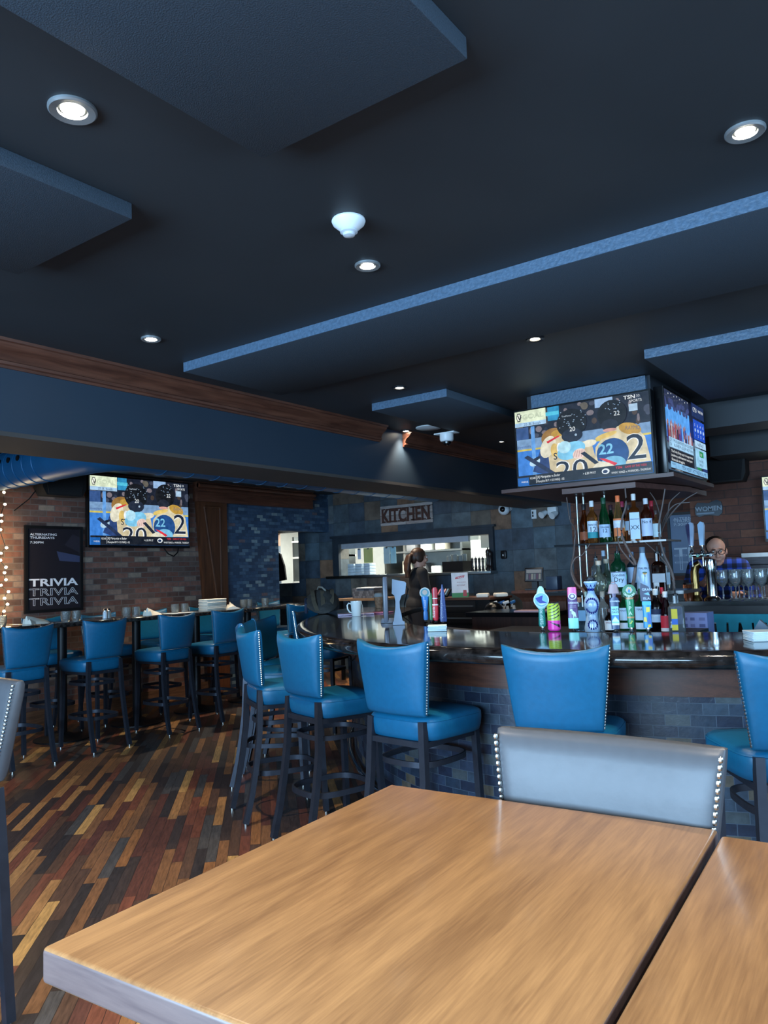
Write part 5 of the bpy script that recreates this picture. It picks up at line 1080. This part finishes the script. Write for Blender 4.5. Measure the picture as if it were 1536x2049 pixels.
jr = thing('garnish_jar','amber jar beside the black caddy on the rear counter','jar',(-1.555,5.95,1.1205)); B().lathe([(1e-4,0),(.03,0),(.034,.12),(1e-4,.12)],seg=16).build('jar_body',gmat((200,110,70)),jr); B().lathe([(.034,.12),(.035,.13),(1e-4,.131)],seg=16).build('lid',M_chrome,jr)
# booth planks and pale ledge at the right rear
bs = thing('booth_partition', 'gray plank booth partition with a pale ledge behind the person', 'partition', (-.2,7.45,0))
B().b2((-1.25,-.03,0),(2.6,.1,1.43)).build('plank_panel', cellmat('gray_planks','XZ',4.0,.17,[((104,100,104),2),((86,84,90),2),((120,112,110),1)],(30,30,34),.012,rough=.6,noise=.3,nscale=5,grain=(2,2,20),bump=.5), bs); B().b2((-1.25,-.08,1.43),(2.6,.14,1.465)).build('ledge', mat('pale_ledge',(190,206,214),.3), bs)
# tool chest, counters, podium
tb2 = thing('tool_chest', 'black drawer chest with steel pulls behind the bar', 'tool chest', (-4.25,7.4,0)); B().b2((-.36,-.22,0),(.36,.25,1.09)).build('chest_body', M_black, tb2); B().b2((-.38,-.24,1.09),(.38,.27,1.115)).build('wood_top', M_walnut_x, tb2)
for k in range(5):
    d_ = B().b2((-.33,-.235,.98-k*.13),(.2,-.22,1.08-k*.13)).build('drawer', mat('drawer_black',(20,21,24),.35), tb2); B().b2((-.3,-.26,1.0-k*.13+.02),(.18,-.235,1.015-k*.13+.02)).build('pull', M_steel, d_)
bxp = ony(925,1195,7.4); cn = thing('sauce_carton', 'white carton with red lettering standing on the tool chest', 'carton', (bxp.x,7.36,1.1155), .5)
B().b2((-.09,-.09,0),(.09,.09,.27)).build('carton_body', mat('carton_white',(222,214,214),.5), cn); B().b2((-.0905,-.0905,.0),(.0905,.0905,.05)).build('green_band', mat('carton_green',(60,130,70),.5), cn)
for rz in (0, PI/2):
    p = Pic(); p.poly([(-.05,.2),(.05,.215),(.055,.24),(-.045,.225)],(190,40,50)); p.text("French's",-.042,.212,.03,(240,230,230)); p.text('BOLD & RICH',-.03,.16,.016,(150,60,60)); p.text('KETCHUP',-.03,.125,.02,(150,60,60)); p.poly([(.03,.01),(.075,.01),(.07,.08),(.035,.08)],(170,40,40)); p.rect(.034,.08,.07,.095,(220,220,220)); o = p.build('carton_print', pm, cn, (0,-.0912,0) if rz == 0 else (.0912,0,0)); o.rotation_euler = (0,0,rz)
for k, (x, y) in enumerate(((.0,-.08),(.3,-.02))): o = napk = B().box((0,0,.02),(.13,.16,.04),None,.012).build('cloth_bundle', M_linen, None, (-4.02+x*.6,7.36+y,1.1155)); o.rotation_euler = (0,0,.4+k*.3); tag(o,('white folded cloth on the tool chest beside the sauce carton','white folded cloth at the right end of the tool chest')[k],'cloth')
mt = thing('marker_tray','tilted tray of coloured markers at the left end of the tool chest','tray',(-4.53,7.3,1.1155)); B().box((0,0,.05),(.16,.12,.02),rotm(.7,0,0)).build('tray_board',M_black,mt)
for k, cc in enumerate(((200,90,110),(60,150,170),(206,140,140),(60,120,150))): B().cyl((-.05+k*.033,-.04,.03),(-.05+k*.033,.03,.09),.01,8).build('marker',C(cc),mt)
sb = thing('spray_shelf','black wire shelf on the side of the tool chest','shelf',(-3.79,7.3,0)); B().b2((-.08,-.12,.8),(.1,.16,.82)).build('shelf_plate',M_black,sb); B().b2((-.07,.1,0),(-.03,.14,.8)).build('leg',M_black,sb); B().b2((.05,.1,0),(.09,.14,.8)).build('leg',M_black,sb)
for k, (x, y) in enumerate(((-.05,-.08),(-.02,.03),(.055,-.02),(.07,.1))):
    s_ = thing('spray_bottle',('spray bottle in front on the side shelf of the tool chest','spray bottle second from the left on the side shelf','spray bottle third from the left on the side shelf','spray bottle rightmost on the side shelf')[k],'spray bottle',(-3.79+x,7.3+y,.8205),.4*k,'spray bottles beside the tool chest')
    B().lathe([(1e-4,0),(.036,0),(.037,.12),(.018,.17),(.014,.2),(1e-4,.2)],seg=16).build('bottle_body',mat('spray_plastic',(206,212,214),.3,trans=.3),s_); B().box((-.015,0,.235),(.07,.022,.03),rotm(0,-.25,0),.006).build('trigger_head',mat('trigger_%d'%(k%2),((226,230,230),(60,120,180))[k%2],.4),s_); B().box((-.025,0,.205),(.01,.014,.045),rotm(0,.35,0)).build('trigger',M_plast,s_)
bgp = B().ball((0,0,.09),.1,12,8,(1,1,.9)); o = bgp.build('rubbish_bag', mat('black_film',(14,15,17),.15,bump=.8,scale=40), None, (-3.72,6.95,.92)); 
bgl = thing('low_cabinet','low dark wooden bar cabinet with a black top, middle of the bar','cabinet',(-3.15,6.4,0)); B().b2((-.4,-.2,0),(.35,.25,.98)).build('cabinet_body',woodmat('cab_wood',(40,24,20),(70,42,34),'Z',.4),bgl); B().b2((-.44,-.24,.98),(.39,.29,1.02)).build('cabinet_top',mat('black_counter',(16,17,20),.15),bgl)
bin_ = thing('bin','black bin holding the tied bag below the spray bottles','bin',(-3.72,6.95,0)); B().lathe([(1e-4,0),(.11,0),(.13,.9),(1e-4,.9)],seg=20).build('bin_body',M_black,bin_); o.location = (0,0,.9); o.parent = bin_; o.name = 'bin_liner'
pn = B().box((0,0,.006),(.3,.16,.012)).build('menu_pad', mat('pink_paper',(206,170,180),.6), None, (-2.98,6.3,1.0205)); tag(pn,'pinkish paper pad on the low cabinet behind the teal tap','pad')
pd = thing('podium','flared wooden podium holding an order tablet','podium',(-3.38,7.5,0)); B().b2((-.2,-.18,0),(.28,.2,1.08)).build('podium_body',woodmat('podium_wood',(70,42,34),(112,70,54),'Z',.4),pd)
B().loft([[(-.2,-.18,1.06),(.28,-.18,1.06),(.28,.2,1.06),(-.2,.2,1.06)],[(-.22,-.2,1.1),(.3,-.2,1.1),(.3,.22,1.1),(-.22,.22,1.1)],[(-.28,-.26,1.15),(.36,-.26,1.15),(.36,.28,1.15),(-.28,.28,1.15)],[(-.28,-.26,1.175),(.36,-.26,1.175),(.36,.28,1.175),(-.28,.28,1.175)]]).build('flared_top',MATS['podium_wood'],pd,smooth=0); B().b2((-.1,-.19,.85),(.2,-.18,1.02)).build('front_panel',M_walnut,pd)
tp = thing('order_tablet','tablet on a stand on the podium','tablet',(-3.48,7.42,1.1755),.15); B().box((0,0,.16),(.2,.015,.15),rotm(-.25,0,.0),.006).build('tablet_body',M_black,tp); 
pcs = Pic(); pcs.rect(-.09,-.065,.09,.065,(70,84,100)); pcs.rect(-.08,.02,.08,.055,(150,160,170)); 
for k in range(6): pcs.rect(-.08+k*.027,-.05,-.06+k*.027,.01,((120,136,150),(96,80,110),(150,160,160))[k%3])
os_ = pcs.build('tablet_screen', lambda k: emit('dim_%02x%02x%02x' % k, k, .5*GLOW), tp, (0,-.0095,.16)); os_.rotation_euler = (-.25,0,0); B().box((0,.03,.05),(.06,.05,.1)).build('stand',M_black,tp); B().box((0,.02,.008),(.18,.14,.016)).build('foot',M_black,tp)
pr = B().box((0,0,.07),(.13,.13,.14),None,.01).build('receipt_printer', mat('printer_blue',(44,62,84),.4), None, (-3.27,7.44,1.1755)); tag(pr,'dark blue receipt printer on the podium right of the tablet','printer')
sc2 = thing('service_counter','black wire service counter with a wooden top left behind the bar','counter',(-6.34,8.3,0)); B().b2((-.36,-.25,1.06),(.36,.25,1.09)).build('wood_top',woodmat('pale_top',(110,80,56),(160,124,90),'X',.4),sc2); B().b2((-.34,-.22,.86),(.34,.22,.9)).build('shelf',M_black,sc2)
for x in (-.32,.32):
    for y in (-.2,.2): B().b2((x-.02,y-.02,0),(x+.02,y+.02,1.06)).build('leg',M_black,sc2)
B().b2((-.34,.18,.1),(.34,.22,.86)).build('back_panel',M_dark,sc2)
o = B().b2((-.18,-.12,0),(.18,.12,.13)).build('tissue_carton', cellmat('checked_card','XZ',.03,.03,[((70,72,78),1),((96,98,104),1)],(60,60,66),.002,rough=.7), None, (ony(737,1190,8.2).x,8.2,1.0905)); tag(o,'patterned gray carton on the service counter','carton')
o = B().b2((-.1,-.13,0),(.2,.13,.012)).build('paper_pile', mat('paper_white',(226,228,226),.7), None, (ony(737,1190,8.2).x,8.2,1.2208)); tag(o,'white paper lying on the patterned carton','paper')

# ================================================================== PASS-THROUGH AND KITCHEN
k_l = bpy.data.lights.new('kitchen_tube_light','AREA'); k_l.shape='RECTANGLE'; k_l.size=3.5; k_l.size_y=.5; k_l.energy=110; k_l.color=(.95,1,.92); ko = bpy.data.objects.new('kitchen_tube_light',k_l); COL.objects.link(ko); ko.location=(-6.2,10.3,2.55)
kt2 = thing('kitchen_light','bright fluorescent fixture on the kitchen ceiling','ceiling light',(-6.2,10.3,CZ)); B().b2((-1.8,-.28,-.06),(1.8,.28,-.0)).build('fixture',M_white,kt2)
hs = thing('hood_range','stainless cooking range and hood seen through the pass','range',(-4.62,11.0,0)); B().b2((-1.2,-.5,0),(1.2,.4,.95)).build('range_body',M_steel,hs); B().b2((-1.2,-.45,1.75),(1.2,.4,2.1)).build('hood',M_steel,hs); B().b2((-1.1,-.2,1.2),(1.1,.39,1.75)).build('brown_back',mat('dull_brown',(110,98,78),.5),hs)  # plain brown block between range and hood
for z in (1.25,1.4,1.55): B().cyl((-1.1,-.42,z),(1.1,-.42,z),.022,10).build('rail',M_brass if z == 1.4 else M_steel,hs)
ks2 = thing('kitchen_shelf','white kitchen shelving unit left inside the pass','shelf',(-7.3,11.25,0))
for z in (.9,1.35,1.75,2.1): B().b2((-.7,-.3,z),(.9,.28,z+.03)).build('shelf_board',M_steel,ks2)
for x in (-.68,.88): B().b2((x-.02,-.28,0),(x+.02,.26,2.15)).build('upright',M_steel,ks2)
rnd = random.Random(11)
for k in range(9):
    z = (.93,1.38,1.78)[k%3]+.0005; x = -7.75+.3*(k//3)+.1*(k%3); h_ = rnd.uniform(.12,.26); cc = rnd.choice([(206,210,206),(190,196,190),(150,130,100),(214,206,186),(110,110,112)])
    o = B().box((0,0,h_/2),(.2,.2,h_),None,.02).build('food_container',mat('cont_%02x%02x%02x'%cc,cc,.5),None,(x,11.25,z)); tag(o,'food container on the kitchen shelving behind the pass','container','containers on the kitchen shelving')
fz = thing('kitchen_fridge','pale steel fridge inside the kitchen','fridge',(-5.95,11.25,0)); B().b2((-.28,-.3,0),(.08,.3,1.9)).build('fridge_body',mat('pale_steel',(190,194,190),.35,.4),fz); B().b2((-.02,-.33,1.0),(.0,-.3,1.6)).build('handle',M_steel,fz)
SILL = 1.3955
def onsill(px): return ony(px,1145,FY-.08).x
for k, px in enumerate((696,711,728)):
    x = onsill(px); 
    for j in range(4): o = B().box((0,0,.022),(.115,.15,.042),None,.006).build('takeout_box',mat('box_white',(206,220,230),.6),None,(x,FY+.06,SILL+.0005+j*.0432)); tag(o,('white takeout box in the left pile on the pass','white takeout box in the middle pile on the pass','white takeout box in the right pile on the pass')[k],'box','takeout boxes on the pass, pile %s' % ('left','middle','right')[k])
for k, (px, py0_, h_, w_, rgb) in enumerate(((735,1095,.22,.17,(190,190,120)),(717,1095,.16,.06,(196,204,222)),(772,1104,.24,.11,(170,196,206)),(785,1104,.24,.1,(150,196,214)))):
    x = ony(px,1110,FY+.03).x; zt = 1.795 if k < 2 else 1.79; t = thing('order_sheet',('yellow paper sheet hanging in the pass','narrow white paper slip hanging in the pass','pale clipboard sheet hanging in the pass, left of two','pale clipboard sheet hanging in the pass, right of two')[k],'paper',(x,FY+.05,zt)); B().b2((-w_/2,-.002,-h_),(w_/2,.002,0)).build('sheet',mat('sheet_%d'%k,rgb,.7),t); B().box((0,-.004,-.01),(.03,.014,.02)).build('clip',M_steel,t)
cr2 = thing('cup_crate','black crate of upturned clear plastic cups on the pass sill','crate',(ony(915,1143,FY-.05).x,FY-.03,SILL)); B().b2((-.17,-.13,0),(.15,.13,.012)).build('crate_floor',M_black,cr2)
for lo_, hi_ in (((-.17,-.13,.012),(.15,-.118,.14)),((-.17,.118,.012),(.15,.13,.14)),((-.17,-.118,.012),(-.158,.118,.14)),((.138,-.118,.012),(.15,.118,.14))): B().b2(lo_,hi_).build('crate_side',M_black,cr2)
pcup = B().lathe([(.042,0),(.032,.2),(.028,.205),(1e-4,.205),(1e-4,.2),(.029,.2),(.04,0)],seg=14).mesh('plastic_cup',50); M_pc = mat('clear_plastic',(214,224,226),.12,trans=.75,ior=1.2)
for i in range(3):
    for j in range(2): o = obj('plastic_cup',pcup,M_pc,None,(cr2.location.x-.1+i*.09,cr2.location.y-.055+j*.1,SILL+.0125+.02*((i+j)%2))); tag(o,'clear plastic cup standing upside down in the black crate on the pass','cup','plastic cups in the crate')
M_mill = mat('dark_mill_wood',(30,20,19),.35)
for k, (px, s_) in enumerate(((947,.8),(954,.82),(961,.8),(968,.8),(979,1.3),(986,1.15))):
    x = onsill(px)+.0; t = thing('pepper_mill',('dark pepper mill leftmost in the row on the pass','dark pepper mill second from the left on the pass','dark pepper mill third from the left on the pass','dark pepper mill fourth from the left on the pass','tallest dark pepper mill at the right end of the pass','tall dark pepper mill at the very end of the pass')[k],'pepper mill',(x,FY-.1-(.04 if k == 5 else 0),SILL)); B().lathe([(z if False else r*s_,zz*s_) for r, zz in ((1e-4,0),(.026,0),(.027,.02),(.018,.045),(.024,.06),(.016,.1),(.02,.15),(.024,.165),(1e-4,.165))],seg=16).build('mill_body',M_mill,t); B().lathe([(r*s_,zz*s_) for r, zz in ((1e-4,.166),(.02,.166),(.025,.19),(.018,.212),(.006,.218),(.008,.228),(1e-4,.234))],seg=16).build('mill_head',M_mill,t)
# hall hatch: shelf and hanging apron
h2 = thing('hall_shelf','white kitchen shelf seen through the narrow hatch by the doorway','shelf',((HT[0]+HT[1])/2,10.0,0))
for z in (1.3,1.72,2.0): B().b2((-.6,-.2,z),(.5,.2,z+.03)).build('shelf_board',M_white,h2)
for x in (-.58,.48): B().b2((x-.02,-.18,0),(x+.02,.18,2.1)).build('upright',M_steel,h2)
for k, (x, z, cc) in enumerate(((-.27,1.331,(180,190,196)),(0.0,1.331,(206,206,190)),(.26,1.331,(120,110,90)),(-.2,1.751,(206,214,220)))): o = B().box((0,0,.11),(.22,.2,.22),None,.02).build('food_tub',mat('tub_%d'%k,cc,.5),None,(h2.location.x+x,9.98,z)); tag(o,('gray tub on the shelf in the hatch','cream tub on the shelf in the hatch','brown tub on the shelf in the hatch','large pale tub on the upper shelf in the hatch')[k],'tub')
l2 = bpy.data.lights.new('hatch_light','AREA'); l2.size=.8; l2.energy=34; l2.color=(1,.97,.88); lo2 = bpy.data.objects.new('hatch_light',l2); COL.objects.link(lo2); lo2.location=(h2.location.x,9.55,2.5)
pa2 = ony(563,1108,FY-.02); ap_ = thing('apron','black apron hanging beside the hatch','apron',(pa2.x,FY-.012,pa2.z)); B().prism([(-.06,0),(-.01,.0),(.07,-.2),(.1,-.42),(-.06,-.44)],-.03,0,'XZ').build('cloth',mat('apron_black',(12,13,15),.9),ap_); B().ball((-.035,-.02,.01),.014,8,6).build('hook',M_steel,ap_)

# ================================================================== PEOPLE
def fuse(bld, name, m, parent, voxel, smooth_it=3):
    """melt overlapping volumes into one continuous skin"""
    me = bld.mesh('tmp', 0); o = bpy.data.objects.new('tmp', me); COL.objects.link(o)
    r = o.modifiers.new('r', 'REMESH'); r.mode = 'VOXEL'; r.voxel_size = voxel; r.use_smooth_shade = True
    s_ = o.modifiers.new('s', 'SMOOTH'); s_.iterations = smooth_it; s_.factor = .5
    me2 = bpy.data.meshes.new_from_object(o.evaluated_get(bpy.context.evaluated_depsgraph_get())); bpy.data.objects.remove(o); bpy.data.meshes.remove(me)
    me2.name = name; me2.materials.clear()
    for p in me2.polygons: p.use_smooth = True
    return obj(name, me2, m, parent)
def limb(b, pts, rs, seg=14):
    for i in range(len(pts)-1):
        p, q = V(pts[i]), V(pts[i+1]); b.cyl(p, q, rs[i], seg, rs[i+1]); b.ball(p, rs[i], seg, 8)
    b.ball(V(pts[-1]), rs[-1], seg, 8); return b
def head_parts(b, M):
    """skull, jaw, nose, brows, lips and ears; face toward -y"""
    def E_(c, r): 
        n0 = len(b.v); b.ball((0,0,0),1.0,20,14,r)
        for i in range(n0, len(b.v)): b.v[i] = tuple(M @ (V(b.v[i])+V(c)))
    E_((0,.018,.035),(.076,.094,.085)); E_((0,-.012,-.025),(.066,.08,.08)); E_((0,-.022,-.075),(.05,.062,.046)); E_((0,-.07,-.098),(.024,.018,.018))
    E_((0,-.1,-.012),(.011,.016,.028)); E_((0,-.108,-.03),(.016,.015,.012)); E_((.026,-.084,.028),(.024,.012,.008)); E_((-.026,-.084,.028),(.024,.012,.008))
    E_((.036,-.07,-.03),(.026,.02,.026)); E_((-.036,-.07,-.03),(.026,.02,.026)); E_((0,-.088,-.062),(.024,.01,.0055)); E_((0,-.086,-.072),(.02,.01,.006))
    E_((.078,.012,-.008),(.01,.02,.03)); E_((-.078,.012,-.008),(.01,.02,.03))
def hand(b, wrist, d, n, side):
    """palm, four bent fingers of unequal length and a thumb leaving the side; d = pointing, n = back of the hand"""
    d = V(d).normalized(); n = V(n).normalized(); s = d.cross(n)*side; w_ = V(wrist)
    for k in range(4): q = w_+s*(-.028+.019*k); b.cyl(q+d*.005, q+d*.085, .0125, 8, .011); b.ball(q+d*.085, .011, 8, 6)
    for k, L in enumerate((.062,.074,.07,.054)):
        q = w_+d*.085+s*(-.028+.019*k); m1 = q+(d*.95-n*.3).normalized()*L*.5; m2 = m1+(d*.6-n*.8).normalized()*L*.5
        b.cyl(q, m1, .0092, 8, .0085); b.ball(m1, .0085, 8, 6); b.cyl(m1, m2, .0085, 8, .0072); b.ball(m2, .0072, 8, 6)
    t0 = w_+d*.022+s*.03*-1; t1 = t0+(d*.6-s*.8).normalized()*.035; t2 = t1+(d*.85-s*.3-n*.3).normalized()*.032
    b.cyl(t0, t1, .0125, 8, .0105); b.ball(t1, .0105, 8, 6); b.cyl(t1, t2, .0105, 8, .0085); b.ball(t2, .0085, 8, 6)
M_skin = mat('skin', (206,156,136), .5, var=.06, scale=14); M_hair_d = mat('dark_hair', (30,22,20), .5, var=.3, scale=60); M_hair_b = mat('brown_hair', (60,38,28), .5, var=.4, scale=50, stretch=(1,1,.2))
def person(label, loc, rz, sc, lean, headrot, headpos, skinm, shirtm, trousm, hair, hands):
    t = thing('person', label, 'person', loc, rz); t.scale = (sc,)*3
    H = V(headpos); M = Matrix.Translation(H) @ headrot.to_4x4()
    ch = V((0,-lean*.6,1.27)); nk = V((0,-lean,1.46)); pv = V((0,0.03,.95))
    sh_ = [V((s*.18,-lean*.85,1.40)) for s in (-1,1)]
    b = B(); head_parts(b, M); limb(b, [nk-V((0,-.01,.06)), nk, H+M.to_3x3() @ V((0,.02,-.05))], [.062,.056,.055])
    n0 = len(b.v)
    b.ball(ch,.15,18,12,(1.05,.72,1.15)); b.ball((0,-lean*.3,1.1),.14,18,12,(1,.75,1.2)); b.ball(pv,.155,18,12,(1.05,.75,.9))
    arms = []
    for s, shp, (el, wr, d, n) in zip((-1,1), sh_, hands):
        limb(b, [shp, V(el), V(wr)], [.052,.042,.03]); hand(b, wr, d, n, s); arms.append((shp, V(el), V(wr)))
        limb(b, [(s*.09,.03,.92),(s*.1,.0,.5),(s*.1,.03,.09)], [.082,.056,.04]); b.ball((s*.1,-.05,.045),.045,12,8,(1,2.2,.9))
    fuse(b, 'body', skinm, t, .0075, 2)
    c = B(); c.ball(ch+V((0,0,.02)),.163,18,12,(1.08,.76,1.12)); c.ball((0,-lean*.3,1.1),.158,18,12,(1.02,.8,1.2)); c.ball(pv+V((0,0,.02)),.168,18,12,(1.05,.8,.9))
    limb(c, [sh_[0]+V((.02,0,.01)), nk-V((0,-.01,.05)), sh_[1]+V((-.02,0,.01))], [.066,.074,.066])
    for shp, el, wr in arms: limb(c, [shp, el, el.lerp(wr,.86)], [.07,.058,.044])
    fuse(c, 'shirt', shirtm, t, .011, 3)
    g = B(); g.ball(pv-V((0,0,.03)),.166,16,10,(1.04,.8,.75))
    for s in (-1,1): limb(g, [(s*.092,.03,.9),(s*.1,.0,.5),(s*.1,.03,.09)], [.1,.072,.056])
    fuse(g, 'trousers', trousm, t, .014, 3)
    for s in (-1,1): B().ball((s*.1,-.05,.045),.052,14,8,(1,2.2,.85)).build('shoe', M_black, t)
    hair(t, M, b); 
    for s in (-1,1):
        e = B(); e.ball((0,0,0),.0092,10,8); e.v = [tuple(M @ (V(v)+V((s*.03,-.084,.01)))) for v in e.v]; eo = e.build('eye', mat('eye_white',(220,216,210),.2), t)
        e = B(); e.ball((0,0,0),.0055,8,6); e.v = [tuple(M @ (V(v)+V((s*.03,-.0905,.0065)))) for v in e.v]; e.build('iris', mat('iris_dark',(40,30,26),.2), eo)
        e = B(); e.ball((0,0,0),1,10,6,(.018,.005,.0035)); e.v = [tuple(M @ (V(v)+V((s*.028,-.094,.031)))) for v in e.v]; e.build('eyebrow', M_hair_d, t)
    m_ = B(); m_.ball((0,0,0),1,12,6,(.021,.005,.004)); m_.v = [tuple(M @ (V(v)+V((0,-.0955,-.066)))) for v in m_.v]; m_.build('mouth', mat('lips',(150,92,84),.5), t)
    return t
def plaid():
    m, nt, b = _newmat('plaid_flannel'); N = nt.nodes; L = nt.links; tc = N.new('ShaderNodeTexCoord'); sp = N.new('ShaderNodeSeparateXYZ'); L.new(tc.outputs['Object'], sp.inputs[0])
    fx = _math(nt,'GREATER_THAN',_math(nt,'FRACT',_math(nt,'DIVIDE',sp.outputs[0],.075)),.5); fz = _math(nt,'GREATER_THAN',_math(nt,'FRACT',_math(nt,'DIVIDE',sp.outputs[2],.075)),.5)
    rp = N.new('ShaderNodeValToRGB'); L.new(_math(nt,'MULTIPLY',_math(nt,'ADD',fx,fz),.5),rp.inputs[0]); rp.color_ramp.interpolation='CONSTANT'; e = rp.color_ramp.elements; e[0].color = s2l((46,84,190))+(1,); e[0].position=0; e[1].position=.4; e[1].color = s2l((30,50,110))+(1,); e2 = e.new(.9); e2.color = s2l((22,28,44))+(1,)
    L.new(rp.outputs[0], b.inputs['Base Color']); b.inputs['Roughness'].default_value = .9; return m
def man_hair(t, M, b):
    h_ = B()
    for c, r in (((0,.045,.066),(.08,.084,.064)),((.066,.03,.012),(.016,.05,.05)),((-.066,.03,.012),(.016,.05,.05)),((0,.08,.0),(.06,.032,.07))):
        n0 = len(h_.v); h_.ball((0,0,0),1,18,12,r)
        for i in range(n0, len(h_.v)): h_.v[i] = tuple(M @ (V(h_.v[i])+V(c)))
    fuse(h_, 'hair', M_hair_d, t, .007, 2)
    g = B()
    for s in (-1,1):
        g.tube([M @ V((s*.033+.027*math.cos(a),-.108,.006+.019*math.sin(a))) for a in [2*PI*k/20 for k in range(20)]],.0024,6,closed=True,up=tuple((M.to_3x3() @ V((0,1,0)))))
        g.cyl(M @ V((s*.06,-.108,.01)), M @ V((s*.08,.005,.012)), .002, 6)
    g.cyl(M @ V((-.007,-.109,.01)), M @ V((.007,-.109,.01)), .0022, 6); g.build('glasses', M_black, t)
mx = ony(1432,1100,6.72)
person('person in a blue plaid shirt and dark glasses looking down behind the rear counter', (mx.x-.03,6.9,0), math.radians(10), .97, .12, rotm(.14,-.06,.12), (0,-.18,1.53), M_skin, plaid(), mat('dark_trousers',(30,32,40),.8), man_hair,
       [((-.25,-.16,1.16),(-.12,-.30,1.26),(.5,-.4,.8),(-.5,-.3,.6)),((.27,-.14,1.12),(.16,-.32,1.17),(-.3,-.9,.2),(0,-.2,1))])
def woman_hair(t, M, b):
    h_ = B()
    for c, r in (((0,.03,.045),(.088,.104,.088)),((0,.085,.0),(.07,.05,.09)),((.07,.03,-.0),(.022,.06,.07)),((-.07,.03,-.0),(.022,.06,.07))):
        n0 = len(h_.v); h_.ball((0,0,0),1,18,12,r)
        for i in range(n0, len(h_.v)): h_.v[i] = tuple(M @ (V(h_.v[i])+V(c)))
    for k in range(9):
        a = -.6+1.2*k/8; pts = [M @ V(p) for p in ((.02*a,.11,.03),(.06*a,.155,.0),(.1*a,.175,-.09),(.11*a,.165+.02*math.cos(k*2),-.18),(.08*a,.15+.02*math.sin(k),-.27))]; limb(h_, pts, [.03,.032,.03,.024,.01], 8)
    fuse(h_, 'hair', M_hair_b, t, .008, 1)
wx_ = ony(819,1100,8.3)
person('person with a long brown ponytail and black top standing before the pass-through, seen from behind', (wx_.x,8.45,0), math.radians(140), 1.0, .03, rotm(.1,0,.1), (0,-.05,1.6), M_skin, mat('black_top',(18,20,26),.85), mat('dark_trousers',(30,32,40),.8), woman_hair,
       [((-.24,-.06,1.12),(-.18,-.28,1.06),(0,-1,0),(0,0,1)),((.24,-.06,1.12),(.18,-.28,1.06),(0,-1,0),(0,0,1))])
